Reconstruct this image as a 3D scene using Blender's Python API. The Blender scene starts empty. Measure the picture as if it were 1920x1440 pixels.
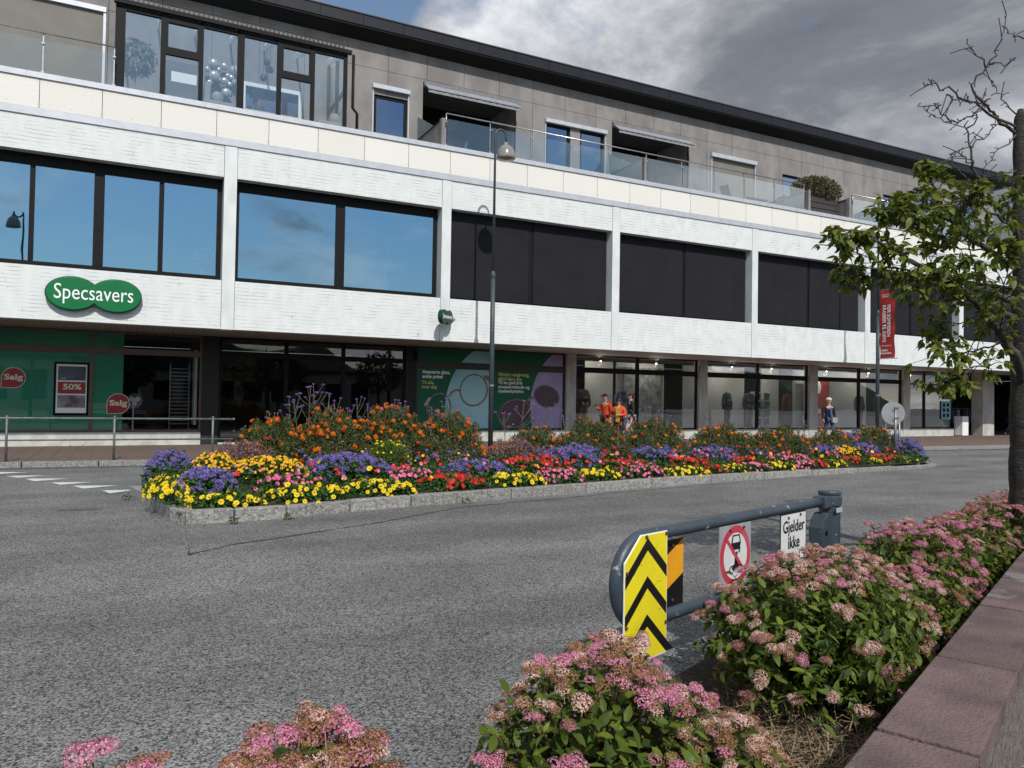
import bpy, bmesh, math, random
import numpy as np
from mathutils import Vector, Matrix
R = math.radians
PI = math.pi
random.seed(7)
rng = np.random.default_rng(7)
S = bpy.context.scene
COL = S.collection

# ---------------------------------------------------------------- camera
cam = bpy.data.cameras.new('camera')
cam.sensor_width = 36.0
cam.lens = 26.81
cam.clip_start = 0.05
cam.clip_end = 3000
camo = bpy.data.objects.new('camera', cam)
COL.objects.link(camo)
rt = Vector((0.88966253, -0.45634852, 0.01570359)); up = Vector((-0.02391566, -0.01222518, 0.99963923))
fw = Vector((0.45599191, 0.88971713, 0.02179016))
camo.matrix_world = Matrix(((rt.x, up.x, -fw.x, 0), (rt.y, up.y, -fw.y, 0), (rt.z, up.z, -fw.z, 1.6), (0, 0, 0, 1)))
S.camera = camo

# ---------------------------------------------------------------- light
SUN_EL, SUN_DX = R(45.5), 0.17          # light travels towards +Y and slightly +X
sdir = Vector((SUN_DX, 1.0, -math.tan(SUN_EL) * math.hypot(1, SUN_DX))).normalized()
sun = bpy.data.lights.new('sun', 'SUN'); sun.energy = 3.5; sun.angle = R(0.6); sun.color = (1.0, 0.965, 0.91)
suno = bpy.data.objects.new('sun', sun); COL.objects.link(suno)
suno.rotation_euler = (-sdir).to_track_quat('Z', 'Y').to_euler()

W = bpy.data.worlds.new('World'); S.world = W; W.use_nodes = True
nt = W.node_tree; N = nt.nodes; L = nt.links
N.clear()
wout = N.new('ShaderNodeOutputWorld'); bg = N.new('ShaderNodeBackground'); bg.inputs[1].default_value = 0.1
sky = N.new('ShaderNodeTexSky'); sky.sky_type = 'NISHITA'; sky.sun_disc = False
sky.sun_elevation = SUN_EL; sky.sun_rotation = math.atan2(-sdir.x, -sdir.y)
sky.air_density = 1.3; sky.ozone_density = 2.0; sky.dust_density = 0.5
def wn(t, **k):
    n = N.new(t)
    for a, b in k.items(): setattr(n, a, b)
    return n
def wm(op, a, b=None, clamp=False):
    n = N.new('ShaderNodeMath'); n.operation = op; n.use_clamp = clamp
    for i, v in enumerate((a, b)):
        if v is None: continue
        if isinstance(v, (int, float)): n.inputs[i].default_value = v
        else: L.new(v, n.inputs[i])
    return n.outputs[0]
tc = wn('ShaderNodeTexCoord'); sep = wn('ShaderNodeSeparateXYZ'); L.new(tc.outputs['Generated'], sep.inputs[0])
zz = wm('ADD', wm('MAXIMUM', sep.outputs[2], 0.0), 0.28)
comb = wn('ShaderNodeCombineXYZ')
L.new(wm('DIVIDE', sep.outputs[0], zz), comb.inputs[0]); L.new(wm('DIVIDE', sep.outputs[1], zz), comb.inputs[1])
def wnoise(scale, detail, rough, off, dist=0.0):
    mp = wn('ShaderNodeMapping'); mp.inputs['Location'].default_value = off; L.new(comb.outputs[0], mp.inputs[0])
    n = wn('ShaderNodeTexNoise'); n.inputs['Scale'].default_value = scale; n.inputs['Detail'].default_value = detail
    n.inputs['Roughness'].default_value = rough; n.inputs['Distortion'].default_value = dist
    L.new(mp.outputs[0], n.inputs['Vector']); return n.outputs[0]
cov = wnoise(2.4, 10, 0.60, (3.1, 1.7, 0.0), 0.2)
shade = wnoise(1.6, 10, 0.62, (8.3, 5.2, 2.0), 0.35)
# the overcast half of the sky lies beyond the building, broken cloud behind the camera
side = wm('ADD', wm('MULTIPLY', sep.outputs[1], 0.135), wm('MULTIPLY', sep.outputs[0], 0.07))
def lobe(d, lo, amt):
    n = N.new('ShaderNodeVectorMath'); n.operation = 'DOT_PRODUCT'; L.new(tc.outputs['Generated'], n.inputs[0]); n.inputs[1].default_value = d
    r = N.new('ShaderNodeMapRange'); r.interpolation_type = 'SMOOTHSTEP'; r.inputs[1].default_value = lo; r.inputs[2].default_value = 1.0; r.inputs[4].default_value = amt; L.new(n.outputs['Value'], r.inputs[0]); return r.outputs[0]
gap = lobe((.226, .857, .463), .9955, .26)        # small blue gap high on the left
lit = lobe((.33, .83, .45), .94, .13)            # sunlit cloud round it
covr = wn('ShaderNodeMapRange'); covr.inputs[1].default_value = 0.47; covr.inputs[2].default_value = 0.61
L.new(wm('SUBTRACT', wm('ADD', wm('ADD', cov, side), 0.10), gap), covr.inputs[0])
shr = wn('ShaderNodeValToRGB'); L.new(wm('SUBTRACT', wm('ADD', wm('SUBTRACT', shade, 0.055), wm('MULTIPLY', side, 0.95)), lit), shr.inputs[0])
e = shr.color_ramp.elements
e[0].position = 0.34; e[0].color = (8.8, 9.0, 9.3, 1)
e[1].position = 0.72; e[1].color = (1.5, 1.65, 1.95, 1)
m_ = e.new(0.50); m_.color = (3.8, 3.95, 4.3, 1)
m_ = e.new(0.60); m_.color = (2.1, 2.25, 2.55, 1)
mixc = wn('ShaderNodeMix', data_type='RGBA')
L.new(covr.outputs[0], mixc.inputs[0]); L.new(sky.outputs[0], mixc.inputs[6]); L.new(shr.outputs[0], mixc.inputs[7])
L.new(mixc.outputs[2], bg.inputs[0]); L.new(bg.outputs[0], wout.inputs[0])
S.view_settings.view_transform = 'Standard'; S.view_settings.look = 'None'
S.view_settings.exposure = 0.08; S.view_settings.gamma = 1.0; S.view_settings.use_curve_mapping = False
S.render.engine = 'CYCLES'
S.cycles.max_bounces = 7; S.cycles.transparent_max_bounces = 16; S.cycles.caustics_reflective = False; S.cycles.caustics_refractive = False

# ---------------------------------------------------------------- materials
MATS = {}
def lin(c): return tuple(((v / 12.92) if v <= .04045 else ((v + .055) / 1.055) ** 2.4) for v in [x / 255 for x in c])
def mat(name, c1, c2=None, scale=8.0, rough=0.7, bump=0.0, bscale=None, metal=0.0, island=0.0, objr=0.0, spec=0.5, trans=0.0, stretch=None, wear=None):
    """two tones mixed by noise; island/objr add per-piece value variation"""
    if name in MATS: return MATS[name]
    m = bpy.data.materials.new(name); m.use_nodes = True; t = m.node_tree; n = t.nodes; l = t.links
    b = n['Principled BSDF']; b.inputs['Roughness'].default_value = rough; b.inputs['Metallic'].default_value = metal
    b.inputs['Specular IOR Level'].default_value = spec
    c2 = c2 or tuple(v * 0.75 for v in c1)
    tcn = n.new('ShaderNodeTexCoord'); src = tcn.outputs['Object']
    if stretch:
        mp = n.new('ShaderNodeMapping'); mp.inputs['Scale'].default_value = stretch; l.new(src, mp.inputs[0]); src = mp.outputs[0]
    nz = n.new('ShaderNodeTexNoise'); nz.inputs['Scale'].default_value = scale; nz.inputs['Detail'].default_value = 6; nz.inputs['Roughness'].default_value = .6
    l.new(src, nz.inputs['Vector'])
    rp = n.new('ShaderNodeMapRange'); rp.inputs[1].default_value = .35; rp.inputs[2].default_value = .65; l.new(nz.outputs[0], rp.inputs[0])
    mx = n.new('ShaderNodeMix'); mx.data_type = 'RGBA'; l.new(rp.outputs[0], mx.inputs[0])
    mx.inputs[6].default_value = (*c1, 1); mx.inputs[7].default_value = (*c2, 1)
    out = mx.outputs[2]
    if wear:
        w2 = n.new('ShaderNodeTexNoise'); w2.inputs['Scale'].default_value = wear[0]; w2.inputs['Detail'].default_value = 7; l.new(src, w2.inputs['Vector'])
        wr = n.new('ShaderNodeMapRange'); wr.inputs[1].default_value = wear[1]; wr.inputs[2].default_value = wear[1] + .06; l.new(w2.outputs[0], wr.inputs[0])
        m2 = n.new('ShaderNodeMix'); m2.data_type = 'RGBA'; l.new(wr.outputs[0], m2.inputs[0]); l.new(out, m2.inputs[6]); m2.inputs[7].default_value = (*wear[2], 1); out = m2.outputs[2]
    if island or objr:
        ge = n.new('ShaderNodeNewGeometry'); oi = n.new('ShaderNodeObjectInfo')
        a = n.new('ShaderNodeMath'); a.operation = 'MULTIPLY_ADD'; l.new(ge.outputs['Random Per Island'], a.inputs[0]); a.inputs[1].default_value = 2 * island; a.inputs[2].default_value = 1 - island
        c = n.new('ShaderNodeMath'); c.operation = 'MULTIPLY_ADD'; l.new(oi.outputs['Random'], c.inputs[0]); c.inputs[1].default_value = 2 * objr; c.inputs[2].default_value = -objr
        d = n.new('ShaderNodeMath'); d.operation = 'ADD'; l.new(a.outputs[0], d.inputs[0]); l.new(c.outputs[0], d.inputs[1])
        hs = n.new('ShaderNodeHueSaturation'); l.new(d.outputs[0], hs.inputs['Value']); l.new(out, hs.inputs['Color']); out = hs.outputs[0]
    l.new(out, b.inputs['Base Color'])
    if bump:
        bn = n.new('ShaderNodeTexNoise'); bn.inputs['Scale'].default_value = bscale or scale * 6; bn.inputs['Detail'].default_value = 5; l.new(src, bn.inputs['Vector'])
        bp = n.new('ShaderNodeBump'); bp.inputs['Strength'].default_value = bump; bp.inputs['Distance'].default_value = .02; l.new(bn.outputs[0], bp.inputs['Height']); l.new(bp.outputs[0], b.inputs['Normal'])
    if trans:
        tr = n.new('ShaderNodeBsdfTranslucent'); l.new(out, tr.inputs['Color']); ms = n.new('ShaderNodeMixShader'); ms.inputs[0].default_value = trans
        l.new(b.outputs[0], ms.inputs[1]); l.new(tr.outputs[0], ms.inputs[2]); l.new(ms.outputs[0], n['Material Output'].inputs[0])
    MATS[name] = m
    return m
def ramp_island(name, cols, rough=.8, trans=.25, noise=0.0):
    """colour picked per loose piece of the mesh and per object (petals, leaves)"""
    m = bpy.data.materials.new(name); m.use_nodes = True; t = m.node_tree; n = t.nodes; l = t.links
    b = n['Principled BSDF']; b.inputs['Roughness'].default_value = rough; b.inputs['Specular IOR Level'].default_value = .3
    ge = n.new('ShaderNodeNewGeometry'); oi = n.new('ShaderNodeObjectInfo')
    a = n.new('ShaderNodeMath'); a.operation = 'ADD'; l.new(ge.outputs['Random Per Island'], a.inputs[0]); l.new(oi.outputs['Random'], a.inputs[1])
    f = n.new('ShaderNodeMath'); f.operation = 'FRACT'; l.new(a.outputs[0], f.inputs[0])
    r = n.new('ShaderNodeValToRGB'); l.new(f.outputs[0], r.inputs[0]); el = r.color_ramp.elements
    el[0].position = 0; el[0].color = (*cols[0], 1); el[1].position = 1; el[1].color = (*cols[-1], 1)
    for i, c in enumerate(cols[1:-1]):
        k = el.new((i + 1) / (len(cols) - 1)); k.color = (*c, 1)
    l.new(r.outputs[0], b.inputs['Base Color'])
    if trans:
        tr = n.new('ShaderNodeBsdfTranslucent'); l.new(r.outputs[0], tr.inputs['Color']); ms = n.new('ShaderNodeMixShader'); ms.inputs[0].default_value = trans
        l.new(b.outputs[0], ms.inputs[1]); l.new(tr.outputs[0], ms.inputs[2]); l.new(ms.outputs[0], n['Material Output'].inputs[0])
    MATS[name] = m
    return m
def glass(name, base, grazing, tint=(1, 1, 1), through=(.85, .9, .92), ripple=0.0):
    m = bpy.data.materials.new(name); m.use_nodes = True; t = m.node_tree; n = t.nodes; l = t.links
    n.remove(n['Principled BSDF'])
    g = n.new('ShaderNodeBsdfGlossy'); g.inputs['Roughness'].default_value = .01; g.inputs['Color'].default_value = (*tint, 1)
    tr = n.new('ShaderNodeBsdfTransparent'); tr.inputs['Color'].default_value = (*through, 1)
    lw = n.new('ShaderNodeLayerWeight'); lw.inputs['Blend'].default_value = .35
    mr = n.new('ShaderNodeMapRange'); mr.inputs[3].default_value = base; mr.inputs[4].default_value = grazing; l.new(lw.outputs['Facing'], mr.inputs[0])
    ms = n.new('ShaderNodeMixShader'); l.new(mr.outputs[0], ms.inputs[0]); l.new(tr.outputs[0], ms.inputs[1]); l.new(g.outputs[0], ms.inputs[2])
    if ripple:
        tcn = n.new('ShaderNodeTexCoord'); nz = n.new('ShaderNodeTexNoise'); nz.inputs['Scale'].default_value = .8; l.new(tcn.outputs['Object'], nz.inputs['Vector'])
        bp = n.new('ShaderNodeBump'); bp.inputs['Strength'].default_value = ripple; bp.inputs['Distance'].default_value = .05; l.new(nz.outputs[0], bp.inputs['Height']); l.new(bp.outputs[0], g.inputs['Normal'])
    l.new(ms.outputs[0], n['Material Output'].inputs[0]); MATS[name] = m
    return m
def emit(name, c, s):
    m = bpy.data.materials.new(name); m.use_nodes = True; b = m.node_tree.nodes['Principled BSDF']
    b.inputs['Base Color'].default_value = (*c, 1); b.inputs['Emission Color'].default_value = (*c, 1); b.inputs['Emission Strength'].default_value = s
    MATS[name] = m; return m

def asphalt_mat():
    m = bpy.data.materials.new('asphalt'); m.use_nodes = True; t = m.node_tree; n = t.nodes; l = t.links
    b = n['Principled BSDF']; b.inputs['Roughness'].default_value = .88; b.inputs['Specular IOR Level'].default_value = .35
    tcn = n.new('ShaderNodeTexCoord'); src = tcn.outputs['Object']
    def noise(s, d, r=.6, st=None):
        x = n.new('ShaderNodeTexNoise'); x.inputs['Scale'].default_value = s; x.inputs['Detail'].default_value = d; x.inputs['Roughness'].default_value = r
        if st:
            mp = n.new('ShaderNodeMapping'); mp.inputs['Scale'].default_value = st; mp.inputs['Rotation'].default_value = (0, 0, R(-8)); l.new(src, mp.inputs[0]); l.new(mp.outputs[0], x.inputs['Vector'])
        else: l.new(src, x.inputs['Vector'])
        return x.outputs[0]
    def mrange(v, a, b_, c, d):
        x = n.new('ShaderNodeMapRange'); x.inputs[1].default_value = a; x.inputs[2].default_value = b_; x.inputs[3].default_value = c; x.inputs[4].default_value = d; l.new(v, x.inputs[0]); return x.outputs[0]
    def mul(a, b_):
        x = n.new('ShaderNodeMath'); x.operation = 'MULTIPLY'; l.new(a, x.inputs[0]); l.new(b_, x.inputs[1]); return x.outputs[0]
    vo = n.new('ShaderNodeTexVoronoi'); vo.inputs['Scale'].default_value = 100; l.new(src, vo.inputs['Vector'])
    sc = n.new('ShaderNodeSeparateColor'); l.new(vo.outputs['Color'], sc.inputs[0])
    grain = mrange(sc.outputs[0], 0, 1, .06, 2.0)
    fine = mrange(noise(330, 2), .3, .7, .65, 1.35)
    mid = mrange(noise(24, 6, .7), .3, .7, .88, 1.12)
    patch = mrange(noise(.6, 6, .55, (1, 1.6, 1)), .36, .68, 1.14, .74)
    lane = mrange(noise(.35, 3, .5, (.25, 2.2, 1)), .35, .65, .84, 1.16)
    v = mul(mul(mul(grain, fine), mul(mid, patch)), lane)
    hs = n.new('ShaderNodeMix'); hs.data_type = 'RGBA'; hs.inputs[6].default_value = (0, 0, 0, 1); hs.inputs[7].default_value = (.134, .134, .133, 1); hs.clamp_factor = False
    l.new(v, hs.inputs[0]); l.new(hs.outputs[2], b.inputs['Base Color'])
    bp = n.new('ShaderNodeBump'); bp.inputs['Strength'].default_value = .55; bp.inputs['Distance'].default_value = .004
    l.new(sc.outputs[1], bp.inputs['Height']); l.new(bp.outputs[0], b.inputs['Normal'])
    MATS['asphalt'] = m; return m
def board_concrete():
    """white painted concrete cast against short boards: staggered shallow ridges"""
    m = bpy.data.materials.new('painted_board_concrete'); m.use_nodes = True; t = m.node_tree; n = t.nodes; l = t.links
    b = n['Principled BSDF']; b.inputs['Roughness'].default_value = .75
    tcn = n.new('ShaderNodeTexCoord'); sp = n.new('ShaderNodeSeparateXYZ'); l.new(tcn.outputs['Object'], sp.inputs[0]); cb = n.new('ShaderNodeCombineXYZ')
    l.new(sp.outputs[0], cb.inputs[0]); l.new(sp.outputs[2], cb.inputs[1])
    nzw = n.new('ShaderNodeTexNoise'); nzw.inputs['Scale'].default_value = 1.7; nzw.inputs['Detail'].default_value = 3; l.new(cb.outputs[0], nzw.inputs['Vector'])
    vm = n.new('ShaderNodeVectorMath'); vm.operation = 'MULTIPLY_ADD'; l.new(nzw.outputs['Color'], vm.inputs[0]); vm.inputs[1].default_value = (1.6, .035, 0); l.new(cb.outputs[0], vm.inputs[2])
    br = n.new('ShaderNodeTexBrick'); br.inputs['Scale'].default_value = 1; br.inputs['Brick Width'].default_value = 1.35; br.inputs['Row Height'].default_value = .098
    br.inputs['Mortar Size'].default_value = .008; br.inputs['Mortar Smooth'].default_value = .2; br.offset = .37; br.inputs['Color1'].default_value = (.65, .65, .65, 1); br.inputs['Color2'].default_value = (1, 1, 1, 1); br.inputs['Mortar'].default_value = (0, 0, 0, 1)
    l.new(vm.outputs[0], br.inputs['Vector'])
    n2 = n.new('ShaderNodeTexNoise'); n2.inputs['Scale'].default_value = 2.2; n2.inputs['Detail'].default_value = 5; l.new(cb.outputs[0], n2.inputs['Vector'])
    r2 = n.new('ShaderNodeMapRange'); r2.inputs[1].default_value = .45; r2.inputs[2].default_value = .62; l.new(n2.outputs[0], r2.inputs[0])
    fm = n.new('ShaderNodeMath'); fm.operation = 'MULTIPLY'; l.new(br.outputs['Fac'], fm.inputs[0]); l.new(r2.outputs[0], fm.inputs[1])
    n3 = n.new('ShaderNodeTexNoise'); n3.inputs['Scale'].default_value = 5; n3.inputs['Detail'].default_value = 8; mp = n.new('ShaderNodeMapping'); mp.inputs['Scale'].default_value = (1.0, .35, 1); l.new(cb.outputs[0], mp.inputs[0]); l.new(mp.outputs[0], n3.inputs['Vector'])
    r3 = n.new('ShaderNodeMapRange'); r3.inputs[1].default_value = .35; r3.inputs[2].default_value = .7; r3.inputs[3].default_value = 1.0; r3.inputs[4].default_value = .92; l.new(n3.outputs[0], r3.inputs[0])
    mx = n.new('ShaderNodeMix'); mx.data_type = 'RGBA'; l.new(fm.outputs[0], mx.inputs[0]); mx.inputs[6].default_value = (.71, .74, .73, 1); mx.inputs[7].default_value = (.40, .41, .39, 1)
    hs = n.new('ShaderNodeHueSaturation'); l.new(mx.outputs[2], hs.inputs['Color']); l.new(r3.outputs[0], hs.inputs['Value']); l.new(hs.outputs[0], b.inputs['Base Color'])
    hh = n.new('ShaderNodeMath'); hh.operation = 'ADD'; l.new(br.outputs['Color'], hh.inputs[0]); n4 = n.new('ShaderNodeTexNoise'); n4.inputs['Scale'].default_value = 30; n4.inputs['Detail'].default_value = 4; mp4 = n.new('ShaderNodeMapping'); mp4.inputs['Scale'].default_value = (.04, 1, 1); l.new(cb.outputs[0], mp4.inputs[0]); l.new(mp4.outputs[0], n4.inputs['Vector']); l.new(n4.outputs[0], hh.inputs[1])
    bp = n.new('ShaderNodeBump'); bp.inputs['Strength'].default_value = .38; bp.inputs['Distance'].default_value = .006; l.new(hh.outputs[0], bp.inputs['Height']); l.new(bp.outputs[0], b.inputs['Normal'])
    MATS['board'] = m; return m

ASPH = asphalt_mat(); BOARD = board_concrete()
WHITE = mat('white_paint', (.71, .745, .735), (.60, .63, .62), 3, .6, .25, 25, stretch=(1, 1, .4))
PLINTH = mat('plinth_paint', (.60, .60, .57), (.42, .42, .38), 2.5, .8, .5, 30, wear=(6, .66, (.2, .19, .16)))
CREAM = mat('cream_panel', (.78, .76, .70), (.70, .68, .63), 22, .7, .1, 60, objr=.03)
SILVER = mat('silver_trim', (.56, .58, .62), (.48, .50, .54), 4, .42, metal=.3)
STEEL = mat('steel', (.52, .53, .54), (.40, .41, .42), 9, .3, metal=.9)
BLACK = mat('black_frame', (.006, .006, .007), (.004, .004, .005), 5, .6, spec=.22)
BROWN = mat('brown_frame', (.14, .08, .055), (.10, .06, .042), 8, .45)
RIBBED = mat('ribbed_black', (.012, .012, .014), (.02, .02, .02), 5, .6)
GPANEL = mat('grey_fibre_panel', (.270, .254, .245), (.190, .178, .172), 1.6, .85, .2, 40, objr=.04, stretch=(1, 1, .6))
FASCIA = mat('roof_fascia', (.012, .014, .022), (.008, .009, .014), 3, .5, spec=.3, objr=.002, wear=(9, .78, (.2, .2, .2)))
ROOFM = mat('roof_felt', (.05, .05, .055), None, 4, .9)
SOFF = mat('soffit_slat', (.34, .30, .27), (.22, .19, .17), 6, .7, objr=.04, stretch=(1, .2, 1))
SOFFD = mat('soffit_board', (.55, .50, .45), (.42, .38, .35), 3, .8)
CONC = mat('concrete', (.56, .54, .51), (.38, .365, .34), 3.5, .85, .5, 40, stretch=(1, 1, .35), wear=(5, .68, (.15, .14, .13)))
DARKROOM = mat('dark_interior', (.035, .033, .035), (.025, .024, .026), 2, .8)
INTW = mat('interior_wall', (.55, .55, .53), (.48, .48, .47), 1, .8)
INTFL = mat('interior_floor', (.12, .11, .10), None, 2, .6)
BLIND = mat('dark_screen', (.018, .018, .022), (.014, .014, .018), 1.5, .85, .15, 200, spec=.2)
BEIGEBL = mat('beige_blind', (.20, .185, .165), (.17, .16, .14), 2, .7)
AWN = mat('awning_fabric', (.30, .30, .31), (.22, .22, .23), 5, .8)
GL_BLUE = glass('upper_window_glass', .46, .95, (.42, .66, .86), (.62, .76, .80), .06)
GL_SHOP = glass('shop_glass', .042, .7, (.9, .92, .95), (.95, .96, .97), .03)
GL_TER = glass('terrace_glass', .05, .7, (.85, .9, .92), (.90, .93, .92))
GL_FROST = mat('frosted_glass', (.20, .26, .25), None, 3, .35)
GL_CONS = glass('conservatory_glass', .10, .8, (.85, .95, 1), (.94, .97, .98), .05)
GL_UP = glass('flat_glass', .38, .9, (.36, .50, .72), (.3, .36, .45), .03)
GREEN = mat('green_film', (.008, .34, .17), (.006, .26, .13), 1, .35)
DGREEN = mat('dark_green_print', (.006, .12, .062), (.005, .10, .05), 1, .45, spec=.3)
SGREEN = mat('sign_green', (.004, .16, .048), (.003, .14, .04), 3, .22)
SGREEN2 = mat('sign_green_dark', (.002, .055, .02), None, 3, .3)
LET = mat('white_lettering', (.85, .86, .85), (.82, .83, .82), 3, .4)
CREAML = mat('cream_lettering', (.85, .80, .60), None, 3, .5)
YELL = mat('lime_lettering', (.58, .66, .22), None, 3, .5)
MAROON = mat('maroon_print', (.34, .012, .025), (.28, .012, .02), 3, .35)
RED = mat('banner_red', (.52, .035, .03), (.42, .025, .022), 2, .6, .2, 6)
GALV = mat('galvanised', (.30, .31, .32), (.20, .21, .22), 30, .45, metal=.7)
GREENMET = mat('painted_railing', (.09, .115, .115), (.20, .21, .20), 9, .5, metal=.3)
LAMPP = mat('lamp_post_paint', (.035, .048, .055), (.05, .062, .068), 6, .45)
GATEP = mat('gate_paint', (.048, .066, .086), (.036, .050, .066), 3, .42, .12, 60, wear=(16, .655, (.30, .31, .32)))
SIGNY = mat('sign_yellow', (.80, .68, .02), (.72, .60, .02), 6, .4, wear=(12, .73, (.35, .28, .04)))
SIGNO = mat('sign_orange', (.80, .36, .015), (.72, .31, .015), 5, .4)
SIGNB = mat('sign_black', (.012, .012, .013), None, 5, .4)
SIGNW = mat('sign_white', (.68, .69, .68), (.58, .59, .57), 5, .4, wear=(9, .72, (.35, .30, .24)))
SIGNG = mat('sign_grey', (.36, .38, .40), None, 5, .5)
SIGNR = mat('sign_red', (.48, .008, .025), (.50, .10, .15), 3, .4)
RUST = mat('rusty_bolt', (.14, .045, .02), (.06, .02, .012), 60, .8)
GRAN = mat('granite_kerb', (.38, .365, .34), (.17, .165, .155), 18, .9, 1.0, 34, objr=.12, wear=(45, .57, (.10, .097, .092)))
SLAB = mat('paving_slab', (.155, .108, .085), (.11, .08, .066), 5, .9, .3, 50, objr=.03)
JOINT = mat('paving_joint', (.17, .15, .125), None, 9, .95)
COPING = mat('coping_stone', (.155, .104, .098), (.080, .055, .053), 3.2, .85, .6, 70, objr=.12, wear=(2.6, .60, (.19, .165, .165)))
WALLB = mat('wall_block', (.20, .165, .14), (.09, .075, .065), 18, .95, 1.0, 40, objr=.04)
SOIL = mat('soil', (.045, .032, .024), (.022, .016, .012), 12, .95, 1., 30)
PAINTW = mat('road_paint', (.66, .67, .66), (.45, .45, .44), 14, .8, wear=(20, .6, (.24, .24, .24)))
SKIN = mat('skin', (.50, .28, .20), (.46, .25, .18), 8, .6)
HAIRD = mat('dark_hair', (.012, .009, .008), None, 20, .6)
HAIRW = mat('white_hair', (.62, .58, .52), (.5, .46, .4), 20, .7)
BARK = mat('bark', (.048, .040, .034), (.018, .016, .014), 7, .9, 1.0, 28, stretch=(1, 1, 3.2), wear=(16, .66, (.17, .165, .14)))
TWIG = mat('twig_bark', (.075, .062, .05), (.035, .03, .026), 14, .9, .5, 60, wear=(24, .66, (.17, .165, .15)))
DRY = ramp_island('dry_grass', [(.20, .15, .09), (.32, .25, .15), (.11, .08, .05)], .9, .1)
TREELEAF = ramp_island('cherry_leaf', [(.14, .19, .024), (.075, .115, .018), (.21, .24, .035), (.05, .085, .016), (.16, .20, .025), (.19, .18, .03)], .5, .42)
SPLEAF = ramp_island('spirea_leaf', [(.100, .155, .016), (.050, .088, .010), (.165, .21, .026), (.030, .058, .010), (.12, .17, .018)], .5, .30)
BEDLEAF = ramp_island('bedding_leaf', [(.045, .115, .020), (.026, .070, .012), (.070, .15, .026)], .5, .25)
MARLEAF = ramp_island('marigold_leaf', [(.085, .115, .030), (.045, .070, .018), (.13, .15, .050), (.055, .090, .022), (.10, .09, .045)], .7, .25)
GRNLEAF = ramp_island('bright_mound_leaf', [(.09, .16, .02), (.06, .12, .02), (.13, .19, .03)], .6, .3)
PINKLEAF = ramp_island('pinkish_leaf', [(.14, .11, .07), (.22, .12, .11), (.08, .085, .04), (.30, .17, .17)], .7, .25)
BUSHLEAF = ramp_island('terrace_bush_leaf', [(.10, .10, .04), (.16, .13, .07), (.06, .07, .025), (.20, .15, .09)], .7, .2)
F_YEL = ramp_island('yellow_petal', [(.80, .58, .008), (.85, .64, .02), (.74, .50, .006)], .6, .2)
F_YEC = mat('flower_centre', (.35, .16, .01), None, 5, .8)
F_BID = ramp_island('golden_petal', [(.80, .42, .008), (.82, .48, .012), (.76, .36, .008)], .6, .2)
F_RED = ramp_island('red_petal', [(.60, .008, .012), (.68, .02, .02), (.50, .006, .012)], .6, .2)
F_PNK = ramp_island('pink_petal', [(.72, .10, .26), (.76, .20, .34), (.62, .05, .20), (.74, .28, .38)], .6, .2)
F_PUR = ramp_island('purple_floret', [(.22, .17, .50), (.29, .23, .60), (.15, .11, .40), (.36, .29, .64)], .8, .2)
F_VER = ramp_island('verbena_floret', [(.22, .10, .38), (.30, .17, .46)], .8, .2)
F_MAR = ramp_island('marigold_petal', [(.80, .17, .006), (.84, .25, .01), (.70, .10, .005), (.84, .32, .015)], .7, .15)
F_MRD = ramp_island('red_marigold_petal', [(.60, .05, .008), (.68, .09, .01), (.50, .03, .008)], .7, .15)
SP_PINK = ramp_island('spirea_pink', [(.56, .12, .27), (.60, .24, .34), (.68, .42, .46), (.44, .06, .19), (.62, .30, .38)], .85, .15)
SP_PALE = ramp_island('spirea_pale', [(.70, .52, .44), (.64, .38, .38), (.76, .62, .50), (.50, .32, .20), (.66, .32, .38)], .85, .15)
SP_BRN = ramp_island('spirea_brown', [(.24, .11, .05), (.32, .17, .08), (.15, .065, .03), (.40, .25, .14), (.42, .16, .14)], .9, .1)

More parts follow.
